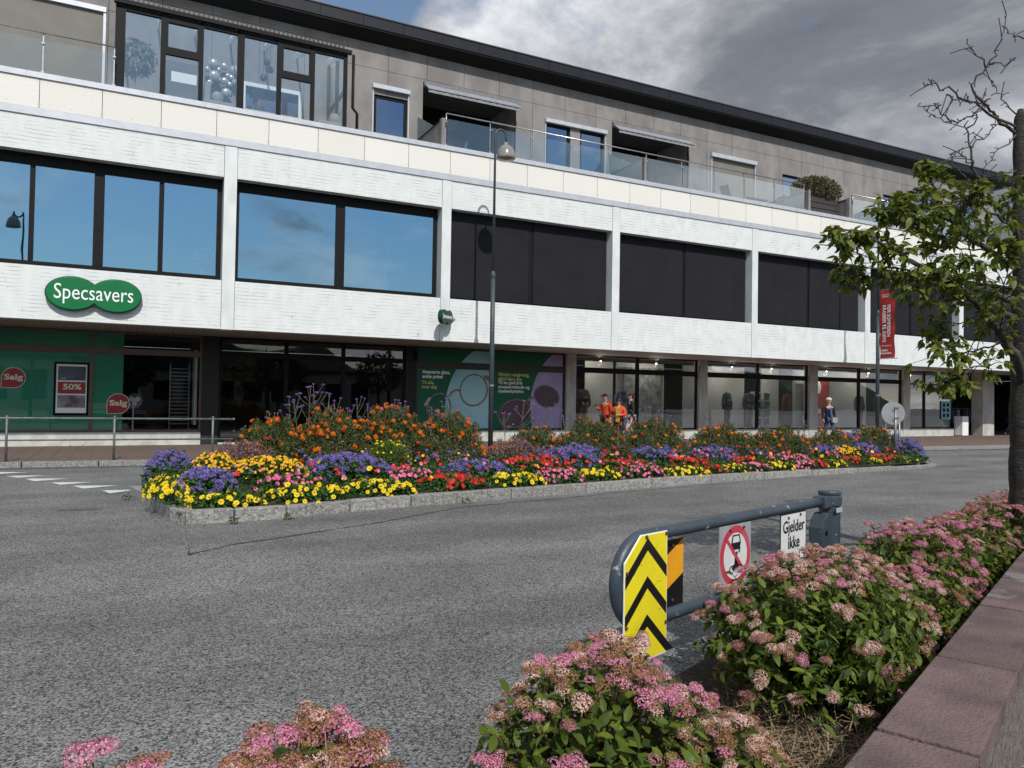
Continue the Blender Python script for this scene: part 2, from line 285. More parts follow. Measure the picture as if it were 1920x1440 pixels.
# ---------------------------------------------------------------- mesh helpers
class MB:
    def __init__(s): s.v = []; s.f = []; s.m = []
    def add(s, vs, fs, mi=0):
        b = len(s.v); s.v += [tuple(v) for v in vs]; s.f += [tuple(i + b for i in f) for f in fs]; s.m += [mi] * len(fs); return s
    def box(s, x0, x1, y0, y1, z0, z1, mi=0):
        v = [(x0, y0, z0), (x1, y0, z0), (x1, y1, z0), (x0, y1, z0), (x0, y0, z1), (x1, y0, z1), (x1, y1, z1), (x0, y1, z1)]
        return s.add(v, [(0, 3, 2, 1), (4, 5, 6, 7), (0, 1, 5, 4), (1, 2, 6, 5), (2, 3, 7, 6), (3, 0, 4, 7)], mi)
    def prism(s, pts, y0, y1, mi=0):
        """outline in x,z (seen from -Y, counter-clockwise) given depth along y"""
        n = len(pts); v = [(x, y0, z) for x, z in pts] + [(x, y1, z) for x, z in pts]
        f = [tuple(range(n)), tuple(range(2 * n - 1, n - 1, -1))] + [(i, n + i, n + (i + 1) % n, (i + 1) % n) for i in range(n)]
        return s.add(v, f, mi)
    def slab(s, pts, z0, z1, mi=0):
        n = len(pts); v = [(x, y, z0) for x, y in pts] + [(x, y, z1) for x, y in pts]
        f = [tuple(range(n - 1, -1, -1)), tuple(range(n, 2 * n))] + [(i, (i + 1) % n, n + (i + 1) % n, n + i) for i in range(n)]
        return s.add(v, f, mi)
    def tube(s, pts, r, n=8, mi=0, cap=True):
        pts = [Vector(p) for p in pts]; k = len(pts); rs = r if isinstance(r, (list, tuple)) else [r] * k
        b = len(s.v); ref = None
        for i, p in enumerate(pts):
            d = (pts[min(i + 1, k - 1)] - pts[max(i - 1, 0)]).normalized()
            if ref is None: ref = d.orthogonal().normalized()
            ref = (ref - d * ref.dot(d))
            ref = ref.normalized() if ref.length > 1e-6 else d.orthogonal().normalized()
            q = d.cross(ref)
            for j in range(n):
                a = 2 * PI * j / n; s.v.append(tuple(p + (ref * math.cos(a) + q * math.sin(a)) * rs[i]))
        for i in range(k - 1):
            for j in range(n):
                j2 = (j + 1) % n; s.f.append((b + i * n + j, b + i * n + j2, b + (i + 1) * n + j2, b + (i + 1) * n + j)); s.m.append(mi)
        if cap:
            s.f.append(tuple(b + j for j in range(n - 1, -1, -1))); s.f.append(tuple(b + (k - 1) * n + j for j in range(n))); s.m += [mi, mi]
        return s
    def lathe(s, prof, c, n=16, mi=0, sx=1, sy=1):
        b = len(s.v)
        for r, z in prof:
            for j in range(n):
                a = 2 * PI * j / n; s.v.append((c[0] + r * sx * math.cos(a), c[1] + r * sy * math.sin(a), c[2] + z))
        for i in range(len(prof) - 1):
            for j in range(n):
                j2 = (j + 1) % n; s.f.append((b + i * n + j, b + i * n + j2, b + (i + 1) * n + j2, b + (i + 1) * n + j)); s.m.append(mi)
        return s
    def ball(s, c, rx, ry=None, rz=None, n=10, mi=0, t0=0, t1=PI):
        ry = ry or rx; rz = rz or rx; k = max(4, n // 2)
        return s.lathe([(math.sin(t0 + (t1 - t0) * i / k) + 1e-5, rz * -math.cos(t0 + (t1 - t0) * i / k)) for i in range(k + 1)], c, n, mi, rx, ry)
    def build(s, name, mats, parent=None, smooth=False, bevel=0.0, world=True):
        me = bpy.data.meshes.new(name); me.from_pydata(s.v, [], s.f)
        for m in (mats if isinstance(mats, (list, tuple)) else [mats]): me.materials.append(m)
        if any(s.m): me.polygons.foreach_set('material_index', s.m)
        if smooth: me.polygons.foreach_set('use_smooth', [True] * len(s.f))
        if bevel:
            bm = bmesh.new(); bm.from_mesh(me)
            bmesh.ops.bevel(bm, geom=[e for e in bm.edges if e.calc_face_angle(0) > .5], offset=bevel, segments=2, affect='EDGES', profile=.7)
            bm.to_mesh(me); bm.free()
        me.update()
        return link(name, me, parent, world)
def link(name, me, parent=None, world=True):
    o = bpy.data.objects.new(name, me); COL.objects.link(o)
    if parent is not None:
        o.parent = parent
        if world and parent.type == 'EMPTY': o.location = -Vector(parent.location)
    return o
def thing(name, label, cat, loc=(0, 0, 0), rz=0.0, group=None):
    o = bpy.data.objects.new(name, None); COL.objects.link(o); o.location = loc; o.rotation_euler = (0, 0, rz)
    o.empty_display_size = .2; o['label'] = label; o['category'] = cat
    if group: o['group'] = group
    return o
def tag(o, label=None, cat=None, group=None, kind=None):
    if label: o['label'] = label
    if cat: o['category'] = cat
    if group: o['group'] = group
    if kind: o['kind'] = kind
    return o
def text(body, w, h, loc, m, parent=None, name='lettering', bold=.02, world=True, depth=.004, rot=0.0, local_rz=None, spacing=1.0, align_top=False):
    """flat lettering fitted to w x h, facing -Y; loc is the centre; rot turns it in its plane"""
    cu = bpy.data.curves.new('t', 'FONT'); cu.body = body; cu.size = 1; cu.offset = bold; cu.resolution_u = 3; cu.space_character = spacing; cu.space_line = .95
    o = bpy.data.objects.new('t', cu); COL.objects.link(o); dg = bpy.context.evaluated_depsgraph_get(); dg.update()
    me = bpy.data.meshes.new_from_object(o.evaluated_get(dg)); bpy.data.objects.remove(o); bpy.data.curves.remove(cu)
    co = np.zeros(len(me.vertices) * 3); me.vertices.foreach_get('co', co); co = co.reshape(-1, 3)
    lo, hi = co.min(0), co.max(0); x = (co[:, 0] - (lo[0] + hi[0]) / 2) * (w / (hi[0] - lo[0])); z = (co[:, 1] - (lo[1] + hi[1]) / 2) * (h / (hi[1] - lo[1]))
    c, s_ = math.cos(rot), math.sin(rot); xr = x * c - z * s_; zr = x * s_ + z * c
    out = np.stack([xr + loc[0], np.full_like(xr, loc[1]), zr + loc[2]], 1); me.vertices.foreach_set('co', out.ravel())
    me.materials.clear(); me.materials.append(m); me.name = name; me.update()
    return link(name, me, parent, world)
def npmesh(name, V, F, mats, MI=None, smooth=False):
    me = bpy.data.meshes.new(name); nv, nf, k = len(V), len(F), F.shape[1]
    me.vertices.add(nv); me.loops.add(nf * k); me.polygons.add(nf)
    me.vertices.foreach_set('co', np.ascontiguousarray(V, dtype=np.float32).ravel()); me.loops.foreach_set('vertex_index', np.ascontiguousarray(F, dtype=np.int32).ravel())
    me.polygons.foreach_set('loop_start', np.arange(0, nf * k, k, dtype=np.int32)); 
    for m in (mats if isinstance(mats, (list, tuple)) else [mats]): me.materials.append(m)
    if MI is not None: me.polygons.foreach_set('material_index', np.ascontiguousarray(MI, dtype=np.int32))
    me.update(calc_edges=True)
    if smooth: me.polygons.foreach_set('use_smooth', np.ones(nf, dtype=bool))
    return me
def frames(d, nrm):
    """rotation matrices whose y column is d and z column near nrm"""
    d = d / np.linalg.norm(d, axis=1, keepdims=True); x = np.cross(d, nrm); x /= np.linalg.norm(x, axis=1, keepdims=True) + 1e-9; z = np.cross(x, d)
    return np.stack([x, d, z], 2)
def scatter(tv, tf, M, T, sc):
    tv = np.array(tv, float); tf = np.array(tf, int)
    V = np.einsum('nij,kj->nki', M, tv) * sc[:, None, None] + T[:, None, :]
    F = tf[None] + (np.arange(len(T)) * len(tv))[:, None, None]
    return V.reshape(-1, 3), F.reshape(-1, tf.shape[1])
LEAF4 = ([(0, 0, 0), (-.26, .45, .06), (0, .45, 0), (.26, .45, .06), (0, 1, -.10)], [(0, 2, 1), (0, 3, 2), (1, 2, 4), (2, 3, 4)])
def leaf8(w=.21, droop=.22):
    ys = [0, .12, .42, .74, 1.0]; ws = [.02, .55, 1, .62, 0]; v = []
    for y, k in zip(ys, ws):
        z = -droop * y * y; v += [(-w * k, y, z + .16 * w * k), (0, y, z), (w * k, y, z + .16 * w * k)]
    f = []
    for i in range(4):
        a = i * 3; f += [(a, a + 1, a + 4), (a, a + 4, a + 3), (a + 1, a + 2, a + 5), (a + 1, a + 5, a + 4)]
    return v, f
LEAF8 = leaf8(); TLEAF = leaf8(.24, .30)
def rand_unit(n, zmin=-1):
    z = rng.uniform(zmin, 1, n); a = rng.uniform(0, 2 * PI, n); r = np.sqrt(1 - z * z); return np.stack([r * np.cos(a), r * np.sin(a), z], 1)

# ---------------------------------------------------------------- ground, road, pavement
def struct(o): o['kind'] = 'structure'; return o
g = MB(); g.add([(-400, -400, -.06), (500, -400, -.06), (500, 500, -.06), (-400, 500, -.06)], [(0, 1, 2, 3)])
struct(g.build('ground', mat('far_ground', (.09, .09, .085), (.07, .075, .06), .4, .95)))
g = MB(); g.add([(-90, -35, 0), (140, -35, 0), (140, 19.3, 0), (-90, 19.3, 0)], [(0, 1, 2, 3)])
struct(g.build('road', ASPH))
def kerb_y(x): return 19.28 - .036 * (x + 2.2)
# pavement bed with kerb line
PV = struct(MB().slab([(-60, kerb_y(-60) + .16), (90, kerb_y(90) + .16), (90, 25.2), (-60, 25.2)], -.05, .112).build('pavement', JOINT))
sm = None; cnt = 0; rest = MB()
def slabmesh(w, d):
    return MB().box(0, w, 0, d, .105, .120).build('paving_slab', SLAB, PV, bevel=0)
x = -5.0; first = None; ncount = 0
while x < 56:
    y = 24.96
    while y - .78 > kerb_y(x) + .2:
        near = x < 11.2 and ncount < 290
        if near:
            if first is None: first = MB().box(0, .392, 0, .772, .105, .120).build('paving_slab', SLAB, PV); o = first
            else: o = first.copy(); COL.objects.link(o)
            o.location = (x, y - .78, random.uniform(-.002, .002)); ncount += 1
        else: rest.box(x, x + .392, y - .78, y - .008, .105, .120 + random.uniform(-.002, .002))
        y -= .78
    if True:  # cut slabs against the kerb
        d = y - (kerb_y(x) + .17)
        if d > .06: rest.box(x, x + .392, y - d, y - .008, .105, .1195)
    x += .4
o = rest.build('paving', SLAB, PV); o['kind'] = 'stuff'
x = -12.0; fk = None
while x < 62:
    ln = 1.45; o = MB().box(0.01, ln - .012, 0, .15, -.05, .128).build('kerb_stone', GRAN, PV, bevel=.012) if fk is None else fk.copy()
    if fk is None: fk = o
    else: COL.objects.link(o)
    o.location = (x, kerb_y(x), random.uniform(-.004, .003)); o.rotation_euler = (0, 0, math.atan(-.036)); x += ln
# dark gutter line and give-way triangles
g = MB(); g.add([(-60, kerb_y(-60) - .34, .004), (90, kerb_y(90) - .34, .004), (90, kerb_y(90), .004), (-60, kerb_y(-60), .004)], [(0, 1, 2, 3)])
struct(g.build('gutter', mat('gutter', (.09, .088, .085), (.06, .058, .055), 7, .95, .5, 60)))
for t in [[(-2.78, 19.12), (-2.14, 19.0), (-2.59, 18.85)], [(-2.33, 18.40), (-1.63, 18.1), (-2.1, 17.89)], [(-1.93, 17.44), (-1.27, 17.34), (-1.68, 16.99)], [(-1.54, 16.76), (-0.84, 16.57), (-1.36, 16.22)], [(-1.08, 15.93), (-0.42, 15.77), (-0.9, 15.45)], [(-0.71, 15.26), (-0.0, 15.05), (-0.53, 14.72)], [(-0.24, 14.36), (0.26, 14.27), (-0.12, 13.89)]]:
    a, b, c = t; g = MB(); g.add([(a[0], a[1], .008), (c[0], c[1], .008), (b[0], b[1], .008)], [(0, 1, 2)])
    struct(g.build('give_way_marking', PAINTW))
# seam in the asphalt: a thin recessed-looking tar line
pts = [(.71, 8.95), (.64, 8.33), (.9, 8.52), (1.14, 8.74), (1.5, 8.86), (1.88, 9.04), (2.4, 9.29), (2.91, 9.5), (3.7, 9.98), (4.54, 10.45), (5.6, 10.68), (6.47, 10.83), (8, 11.2), (9.19, 11.42), (12, 11.9), (14, 12.1)]
g = MB(); P = []
for i in range(len(pts) - 1):
    for k in range(8):
        t = k / 8; P.append((pts[i][0] * (1 - t) + pts[i + 1][0] * t, pts[i][1] * (1 - t) + pts[i + 1][1] * t))
vs = []; 
for i, (px, py) in enumerate(P):
    w = random.uniform(.006, .028) + (.05 if 3 < i < 10 else 0) * random.random(); j = random.uniform(-.02, .02); vs += [(px, py + j - w, .004), (px, py + j + w, .004)]
g.add(vs, [(2 * i, 2 * i + 2, 2 * i + 3, 2 * i + 1) for i in range(len(P) - 1)])
struct(g.build('road_crack', mat('tar', (.03, .03, .03), None, 8, .9)))
# worn dark spots of oil and old patch
for (cx, cy, rx, ry) in ((-.45, 12.1, .28, .10), (10.3, 9.2, .5, .14)):
    g = MB(); n = 18; g.add([(cx + rx * math.cos(2 * PI * i / n) * random.uniform(.6, 1.2), cy + ry * math.sin(2 * PI * i / n) * random.uniform(.6, 1.2), .004) for i in range(n)], [tuple(range(n))])
    struct(g.build('oil_stain', mat('oil_stain', (.06, .06, .06), (.09, .09, .09), 9, .8)))

# ---------------------------------------------------------------- the building
FY, WY, SY, UY = 22.1, 22.44, 25.1, 24.6
BX0, BX1 = -10.5, 54.0
B = thing('office_building', 'long white concrete building with dark window bands, shops below and a grey top storey', 'building', (0, FY, .12))
def part(mb, name, m, parent=B, **k): return mb.build(name, m, parent, **k)
# pilasters: (left, right)
PIL = [(-4.08, -3.75), (2.38, 2.71), (8.78, 9.09), (15.19, 15.5), (21.75, 22.05), (28.24, 28.56), (34.70, 35.02), (41.16, 41.48), (47.62, 47.94)]
edges = [(-10.5, -10.5)] + PIL + [(54, 54)]
for a, b in PIL:
    part(MB().box(a, b, FY - .015, 22.62, 3.42, 8.46), 'pilaster', WHITE, bevel=.008)
for i in range(len(edges) - 1):
    a, b = edges[i][1] + .012, edges[i + 1][0] - .012
    part(MB().box(a, b, FY, 22.40, 3.43, 4.76), 'spandrel_beam', BOARD)
    part(MB().box(a, b, FY, 22.40, 7.60, 8.47), 'header_beam', BOARD)
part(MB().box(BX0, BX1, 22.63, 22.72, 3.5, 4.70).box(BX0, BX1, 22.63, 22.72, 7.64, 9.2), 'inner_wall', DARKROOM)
part(MB().box(BX0, BX1, FY - .035, 22.3, 8.475, 8.66), 'lower_trim', SILVER)
CRJ = [-.6 + 1.3745 * k for k in range(-7, 39)]
for k in range(len(CRJ) - 1):
    if k == 0:
        crp = MB().box(0, 1.3745 - .014, 0, .03, 8.668, 9.398)
        for dx in (.035, .68, 1.325):
            for dz in (8.75, 9.32): crp.box(dx, dx + .012, -.003, 0.0, dz, dz + .012, 1)
        o = crp.build('cladding_panel', [CREAM, mat('rivet', (.2, .2, .2), None, 3, .5)], B); fc = o
    else: o = fc.copy(); COL.objects.link(o)
    o.location = (CRJ[k] + .007, FY - .02 - FY, -.12)
part(MB().box(BX0, BX1, FY + .03, 22.3, 8.67, 9.39), 'parapet', BLACK)
x = BX0
while x < BX1:
    part(MB().box(x, min(x + 4.12, BX1) - .005, FY - .06, 22.36, 9.405, 9.545), 'coping', SILVER); x += 4.12
part(MB().box(BX0, BX1, 22.37, 33, 9.0, 9.2), 'terrace_floor', CONC)

# -- first-floor windows
def window(x0, x1, z0, z1, mull, yf, panes_mat, fr=.07, top=.14, bot=.08, name='window', fm=BLACK, depth=.10, transom=None, blind=None, parent=B, gy=.04):
    f = MB(); f.box(x0, x0 + fr, yf, yf + depth, z0, z1).box(x1 - fr, x1, yf, yf + depth, z0, z1).box(x0 + fr, x1 - fr, yf, yf + depth, z1 - top, z1).box(x0 + fr, x1 - fr, yf, yf + depth, z0, z0 + bot)
    xs = [x0 + fr]
    for (c, w) in mull:
        f.box(c - w / 2, c + w / 2, yf - .004, yf + depth, z0 + bot, z1 - top); xs += [c - w / 2, c + w / 2]
    xs.append(x1 - fr); zs = [(z0 + bot, z1 - top)]
    if transom: zs = [(z0 + bot, transom[0]), (transom[1], z1 - top)]
    for i in range(0, len(xs), 2):
        if transom: f.box(xs[i], xs[i + 1], yf + .003, yf + depth, transom[0], transom[1])
    w = f.build(name, fm, parent)
    for i in range(0, len(xs), 2):
        for (a, b) in zs:
            MB().box(xs[i], xs[i + 1], yf + gy, yf + gy + .008, a, b).build('pane', panes_mat, w)
            if blind:
                MB().box(xs[i] - .015, xs[i + 1] + .015, yf - .035, yf - .022, a - .02, b + .06).build('blind', blind, w)
    return w
ZW0, ZW1 = 4.785, 7.59
part(MB().box(-3.7, 2.37, WY - .12, WY + .02, 4.70, 4.785), 'window_sill', BLACK)
bays = [(-10.4, -4.1, [(-7.2, .2)], None), (-3.74, 2.36, [(-2.1, .11), (-.62, .24), (.85, .12)], None), (2.72, 8.76, [(5.69, .27)], None), (9.10, 15.17, [(12.12, .22)], 1), (15.51, 21.73, [(18.62, .18)], 1),
        (22.06, 28.22, [(25.16, .18)], 1), (28.57, 34.68, [(31.62, .18)], 1), (35.03, 41.14, [(38.1, .18)], 1), (41.5, 47.6, [(44.5, .18)], 1), (47.96, 53.9, [(51, .18)], 1)]
for a, b, ml, bl in bays:
    window(a, b, ZW0, ZW1, ml, WY, GL_BLUE, fr=.11 if not bl else .05, top=.26 if not bl else .06, bot=.13 if not bl else .08, blind=BLIND if bl else None)
    part(MB().box(a, b, WY - .30, WY - .04, ZW0 - .06, ZW0 - .015), 'window_sill', BLACK)
# rooms behind the clear upper windows
part(MB().box(-3.7, 8.7, 27.4, 27.5, 4.6, 7.7), 'room_wall', INTW)
part(MB().box(-3.7, 8.7, 22.75, 27.4, 4.55, 4.62), 'room_floor', INTFL)
part(MB().box(-3.7, 8.7, 22.75, 27.4, 7.66, 7.72), 'room_ceiling', mat('ceiling_grey', (.3, .3, .3), None, 2, .9))
part(MB().box(-3.8, -3.7, 22.75, 27.4, 4.6, 7.7).box(2.45, 2.6, 22.75, 27.4, 4.6, 7.7).box(8.72, 8.85, 22.75, 27.4, 4.6, 7.7), 'room_divider', DARKROOM)
part(MB().box(-2.0, .8, 22.72, 22.74, 4.9, 5.95), 'window_film', mat('pale_film', (.30, .38, .36), None, 2, .6))

# -- ground floor: soffit, columns, shop windows
ss = None; xx = -6.0; k = 0
rest = MB()
while xx < 54:
    if xx < 12.5:
        if ss is None: ss = MB().box(0, .118, 22.15, 25.09, 3.44, 3.455).build('soffit_slat', SOFF, B); o = ss
        else: o = ss.copy(); COL.objects.link(o)
        o.location = (xx, -FY, -.12 + random.uniform(-.002, .002))
    else: rest.box(xx, xx + .118, 22.15, 25.09, 3.44, 3.455 + random.uniform(-.002, .002))
    xx += .13
o = part(rest, 'soffit_slats', SOFFD); o['kind'] = 'stuff'
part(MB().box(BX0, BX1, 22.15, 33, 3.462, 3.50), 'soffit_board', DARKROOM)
part(MB().box(BX0, BX1, 22.105, 22.148, 3.435, 3.475), 'drip_edge', CONC)
for a, b in ((15.15, 15.58), (21.66, 22.12), (28.2, 28.75), (34.79, 35.32), (40.85, 41.85), (47.6, 48.1)):
    part(MB().box(a, b, 24.98 if a < 40 else 24.7, 25.32, .1, 3.44), 'column', CONC, bevel=.01)
for a, b in ((2.19, 2.68), (8.72, 9.12)):
    c = part(MB().box(a, b, 25.06, 25.4, .1, 3.44), 'black_post', RIBBED)
    q = MB(); xk = a + .01
    while xk < b - .03: q.box(xk, xk + .022, 25.045, 25.06, .12, 3.43); xk += .04
    q.build('rib', RIBBED, c)
part(MB().box(9.02, 9.11, 24.9, 25.04, 2.92, 3.2), 'small_dark_plate', BLACK)
for a, b in ((-6, 2.18), (9.13, 15.14), (15.59, 21.65), (22.13, 28.19), (28.76, 34.78), (35.33, 38.85)):
    part(MB().box(a, b, 25.0, 25.5, .1, .50), 'plinth', PLINTH)
part(MB().box(2.69, 8.71, 25.02, 25.5, .1, .17), 'plinth', PLINTH)
window(-6, 2.19, .51, 3.43, [(-5.0, .09), (-.765, .09)], SY, GL_SHOP, .06, .05, .06, 'shop_window', BROWN, transom=(2.78, 2.95), parent=B)
window(2.69, 8.71, .17, 3.43, [(4.71, .12), (6.56, .12)], SY, GL_SHOP, .07, .06, .08, 'shop_window', BLACK, transom=(2.82, 2.98))
PW = window(9.13, 15.14, .51, 3.43, [(12.03, .15)], SY, DGREEN, .06, .05, .06, 'shop_window', mat('dark_brown_frame', (.022, .014, .012), None, 5, .4), transom=(2.70, 2.92))
window(15.59, 21.65, .51, 3.43, [(18.57, .13)], SY, GL_SHOP, .06, .05, .06, 'shop_window', BLACK, transom=(2.73, 2.94))
window(22.13, 28.19, .51, 3.43, [(25.1, .13)], SY, GL_SHOP, .06, .05, .06, 'shop_window', BLACK, transom=(2.73, 2.94))
window(28.76, 34.78, .51, 3.43, [(31.7, .13)], SY, GL_SHOP, .06, .05, .06, 'shop_window', BLACK, transom=(2.73, 2.94))
window(35.33, 38.85, .51, 3.43, [(36.6, .13)], SY, GL_SHOP, .06, .05, .06, 'shop_window', BLACK, transom=(2.73, 2.80))
# interior of the shops
part(MB().box(-8, 38.9, 25.5, 33, .42, .50), 'shop_floor', INTFL)
part(MB().box(38.9, 54, 25.1, 36, .10, .118), 'passage_floor', mat('passage_paving', (.11, .10, .095), None, 3, .8))
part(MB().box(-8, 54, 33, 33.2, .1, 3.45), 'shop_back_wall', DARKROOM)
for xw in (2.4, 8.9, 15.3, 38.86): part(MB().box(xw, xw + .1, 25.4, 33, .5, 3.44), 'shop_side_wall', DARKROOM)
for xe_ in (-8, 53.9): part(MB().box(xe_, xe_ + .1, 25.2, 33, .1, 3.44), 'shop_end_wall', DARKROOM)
DISP = mat('display_wall_paint', (.62, .63, .62), (.54, .55, .54), 1, .8)
for a, b in ((17.1, 18.5), (18.7, 21.2), (22.3, 25.9), (27.0, 28.1), (29.1, 34.3)):
    part(MB().box(a, b, 26.75, 26.83, .5, 3.3), 'display_wall', DISP)
part(MB().box(15.6, 35.2, 25.5, 26.7, .50, .56), 'display_platform', DISP)
part(MB().box(2.0, 2.08, 25.3, 26.0, .7, 3.0), 'white_display_edge', DISP)
# green films stuck inside the left windows, dark green print fields
part(MB().box(-5.9, .05, 25.16, 25.165, .55, 3.38), 'green_window_film', GREEN)
# rest of passage: glass door frames
part(MB().box(39.3, 39.38, 26.6, 26.7, .12, 3.4).box(40.2, 40.28, 26.6, 26.7, .12, 3.4).box(39.3, 40.28, 26.6, 26.7, 2.3, 2.4), 'entrance_frame', STEEL)
part(MB().box(38.95, 39.7, 26.4, 26.45, 2.75, 3.1), 'bright_sign_panel', DISP)

# -- top storey wall panels
OPEN = [(-3.95, -.66, 9.2, 12.55), (7.27, 8.44, 9.2, 11.76), (8.99, 12.6, 9.2, 12.52), (13.86, 14.92, 9.2, 11.98), (15.36, 16.46, 9.2, 11.98), (16.82, 20.66, 9.2, 12.55),
        (21.9, 24.28, 9.2, 12.1), (25.97, 27.1, 9.95, 11.88), (32.68, 33.75, 9.2, 11.9), (34.95, 37.2, 9.2, 12.55), (38.2, 40.2, 9.2, 12.55)]
def subtract(r, holes):
    out = [r]
    for h in holes:
        nx = []
        for (a, b, c, d) in out:
            if h[1] <= a or h[0] >= b or h[3] <= c or h[2] >= d: nx.append((a, b, c, d)); continue
            if h[0] > a: nx.append((a, h[0], c, d))
            if h[1] < b: nx.append((h[1], b, c, d))
            x0, x1 = max(a, h[0]), min(b, h[1])
            if h[2] > c: nx.append((x0, x1, c, h[2]))
            if h[3] < d: nx.append((x0, x1, h[3], d))
        out = nx
    return [q for q in out if q[1] - q[0] > .02 and q[3] - q[2] > .02]
UX1 = 41.6
bk = MB()
for a, b, c, d in subtract((BX0, UX1, 9.2, 13.5), OPEN): bk.box(a, b, UY + .02, UY + .12, c, d)
part(bk, 'upper_wall', mat('dark_backing', (.03, .028, .027), None, 3, .9))
xj = 7.745 - 1.386 * 13
while xj < UX1:
    x1 = min(xj + 1.386, UX1)
    for (c, d) in ((12.606, 13.45), (9.2, 12.594)):
        ps = subtract((xj + .007, x1 - .007, c, d), OPEN)
        if ps:
            q = MB()
            for p_ in ps: q.box(p_[0], p_[1], UY - .002, UY + .018, p_[2], p_[3])
            part(q, 'fibre_panel', GPANEL)
    xj += 1.386
part(MB().box(UX1 - .02, UX1, UY + .12, 33, 9.2, 13.5), 'upper_end_wall', GPANEL)
part(MB().box(BX0, UX1, 32.8, 33, 9.2, 13.4), 'upper_back_wall', DARKROOM)
# roof and fascia
part(MB().box(BX0, 43.0, 24.15, 34, 13.72, 14.02), 'roof', ROOFM)
q = MB(); q.add([(BX0, 24.12, 13.70), (43.0, 24.12, 13.70), (41.7, 24.62, 13.42), (BX0, 24.62, 13.42)], [(0, 1, 2, 3)]); q.add([(43.0, 24.12, 13.70), (43.0, 34, 13.70), (41.6, 34, 13.42), (41.6, 24.62, 13.42)], [(0, 1, 2, 3)])
q.box(BX0, 43.02, 24.09, 24.13, 13.64, 13.705)
part(q, 'eaves_soffit', BLACK)
xj = 7.745 - 1.386 * 13 + .35
while xj < 43:
    part(MB().box(xj + .006, min(xj + 1.38, 43.05), 24.06, 24.12, 13.70, 14.05), 'fascia_panel', FASCIA); xj += 1.386
part(MB().box(42.99, 43.05, 24.13, 34, 13.7, 14.05), 'fascia_end', FASCIA)
part(MB().box(BX0, 43.1, 24.03, 24.2, 14.055, 14.09), 'roof_edge', mat('roof_edge', (.07, .07, .075), None, 4, .6))
# -- top-storey openings
def flatwin(x0, x1, z1, mull=[], y=UY + .05, z0=9.2, m=GL_UP, fr=.07):
    return window(x0, x1, z0, z1, mull, y, m, fr, .07, .06, 'window', BLACK)
flatwin(7.3, 8.42, 11.74); flatwin(13.88, 14.9, 11.96); flatwin(15.38, 16.44, 11.96); flatwin(25.98, 27.09, 11.87, z0=9.96)
flatwin(32.7, 33.73, 11.88); flatwin(34.97, 37.18, 12.53, [(36.1, .08)]); flatwin(38.22, 40.18, 12.53, [(39.2, .08)])
part(MB().box(7.2, 8.5, UY - .13, UY - .004, 11.93, 12.07).box(7.21, 7.25, UY - .05, UY - .004, 9.2, 11.93).box(8.45, 8.49, UY - .05, UY - .004, 9.2, 11.93), 'blind_cassette', SILVER)
part(MB().box(13.8, 16.54, UY - .13, UY - .004, 11.98, 12.12).box(13.81, 13.85, UY - .05, UY - .004, 9.2, 11.98).box(16.48, 16.52, UY - .05, UY - .004, 9.2, 11.98), 'blind_cassette', SILVER)
part(MB().box(21.8, 24.34, UY - .13, UY - .004, 11.98, 12.14).box(21.83, 21.88, UY - .05, UY - .004, 9.2, 11.98).box(24.29, 24.34, UY - .05, UY - .004, 9.2, 11.98), 'blind_cassette', SILVER)
part(MB().box(21.9, 24.28, UY + .02, UY + .04, 9.2, 12.0), 'closed_blind', BEIGEBL)
part(MB().box(-3.95, -.70, UY + .0, UY + .02, 9.2, 12.5), 'closed_blind', BEIGEBL)
part(MB().box(-.70, -.63, UY - .05, UY + .02, 9.2, 12.5).box(-4.0, -.63, UY - .08, UY + .02, 12.5, 12.64), 'blind_cassette', SILVER)
for a, b in ((8.99, 12.6), (16.82, 20.66)):      # recessed loggias
    part(MB().box(a - .1, a, UY + .12, 26.9, 9.2, 12.55).box(b, b + .1, UY + .12, 26.9, 9.2, 12.55), 'loggia_side', GPANEL)
    part(MB().box(a, b, UY + .12, 26.9, 12.54, 12.6), 'loggia_ceiling', DARKROOM)
    window(a, b, 9.2, 12.54, [(a + .9, .1), (a + 1.8, .1), (a + 2.7, .1)], 26.7, GL_UP, .08, .5, .08, 'loggia_door', BLACK)
    aw = part(MB().box(a + .02, b - .02, UY - .1, UY + .12, 12.38, 12.52), 'awning', mat('awning_case', (.20, .20, .21), None, 4, .5))
    q = MB(); q.add([(a + .05, UY - .08, 12.42), (b - .05, UY - .08, 12.42), (b - .05, UY - .42, 12.16), (a + .05, UY - .42, 12.16)], [(0, 1, 2, 3)])
    q.add([(a + .05, UY - .08, 12.40), (b - .05, UY - .08, 12.40), (b - .05, UY - .42, 12.14), (a + .05, UY - .42, 12.14)], [(3, 2, 1, 0)])
    n_ = 28
    for i in range(n_):
        xa = a + .05 + (b - a - .1) * i / n_; xb = a + .05 + (b - a - .1) * (i + 1) / n_; q.box(xa, xb, UY - .425 - .01 * (i % 2), UY - .415, 12.02, 12.16)
    q.build('awning_fabric', AWN, aw); MB().box(a + .03, b - .03, UY - .46, UY - .40, 12.13, 12.19).build('front_bar', STEEL, aw)
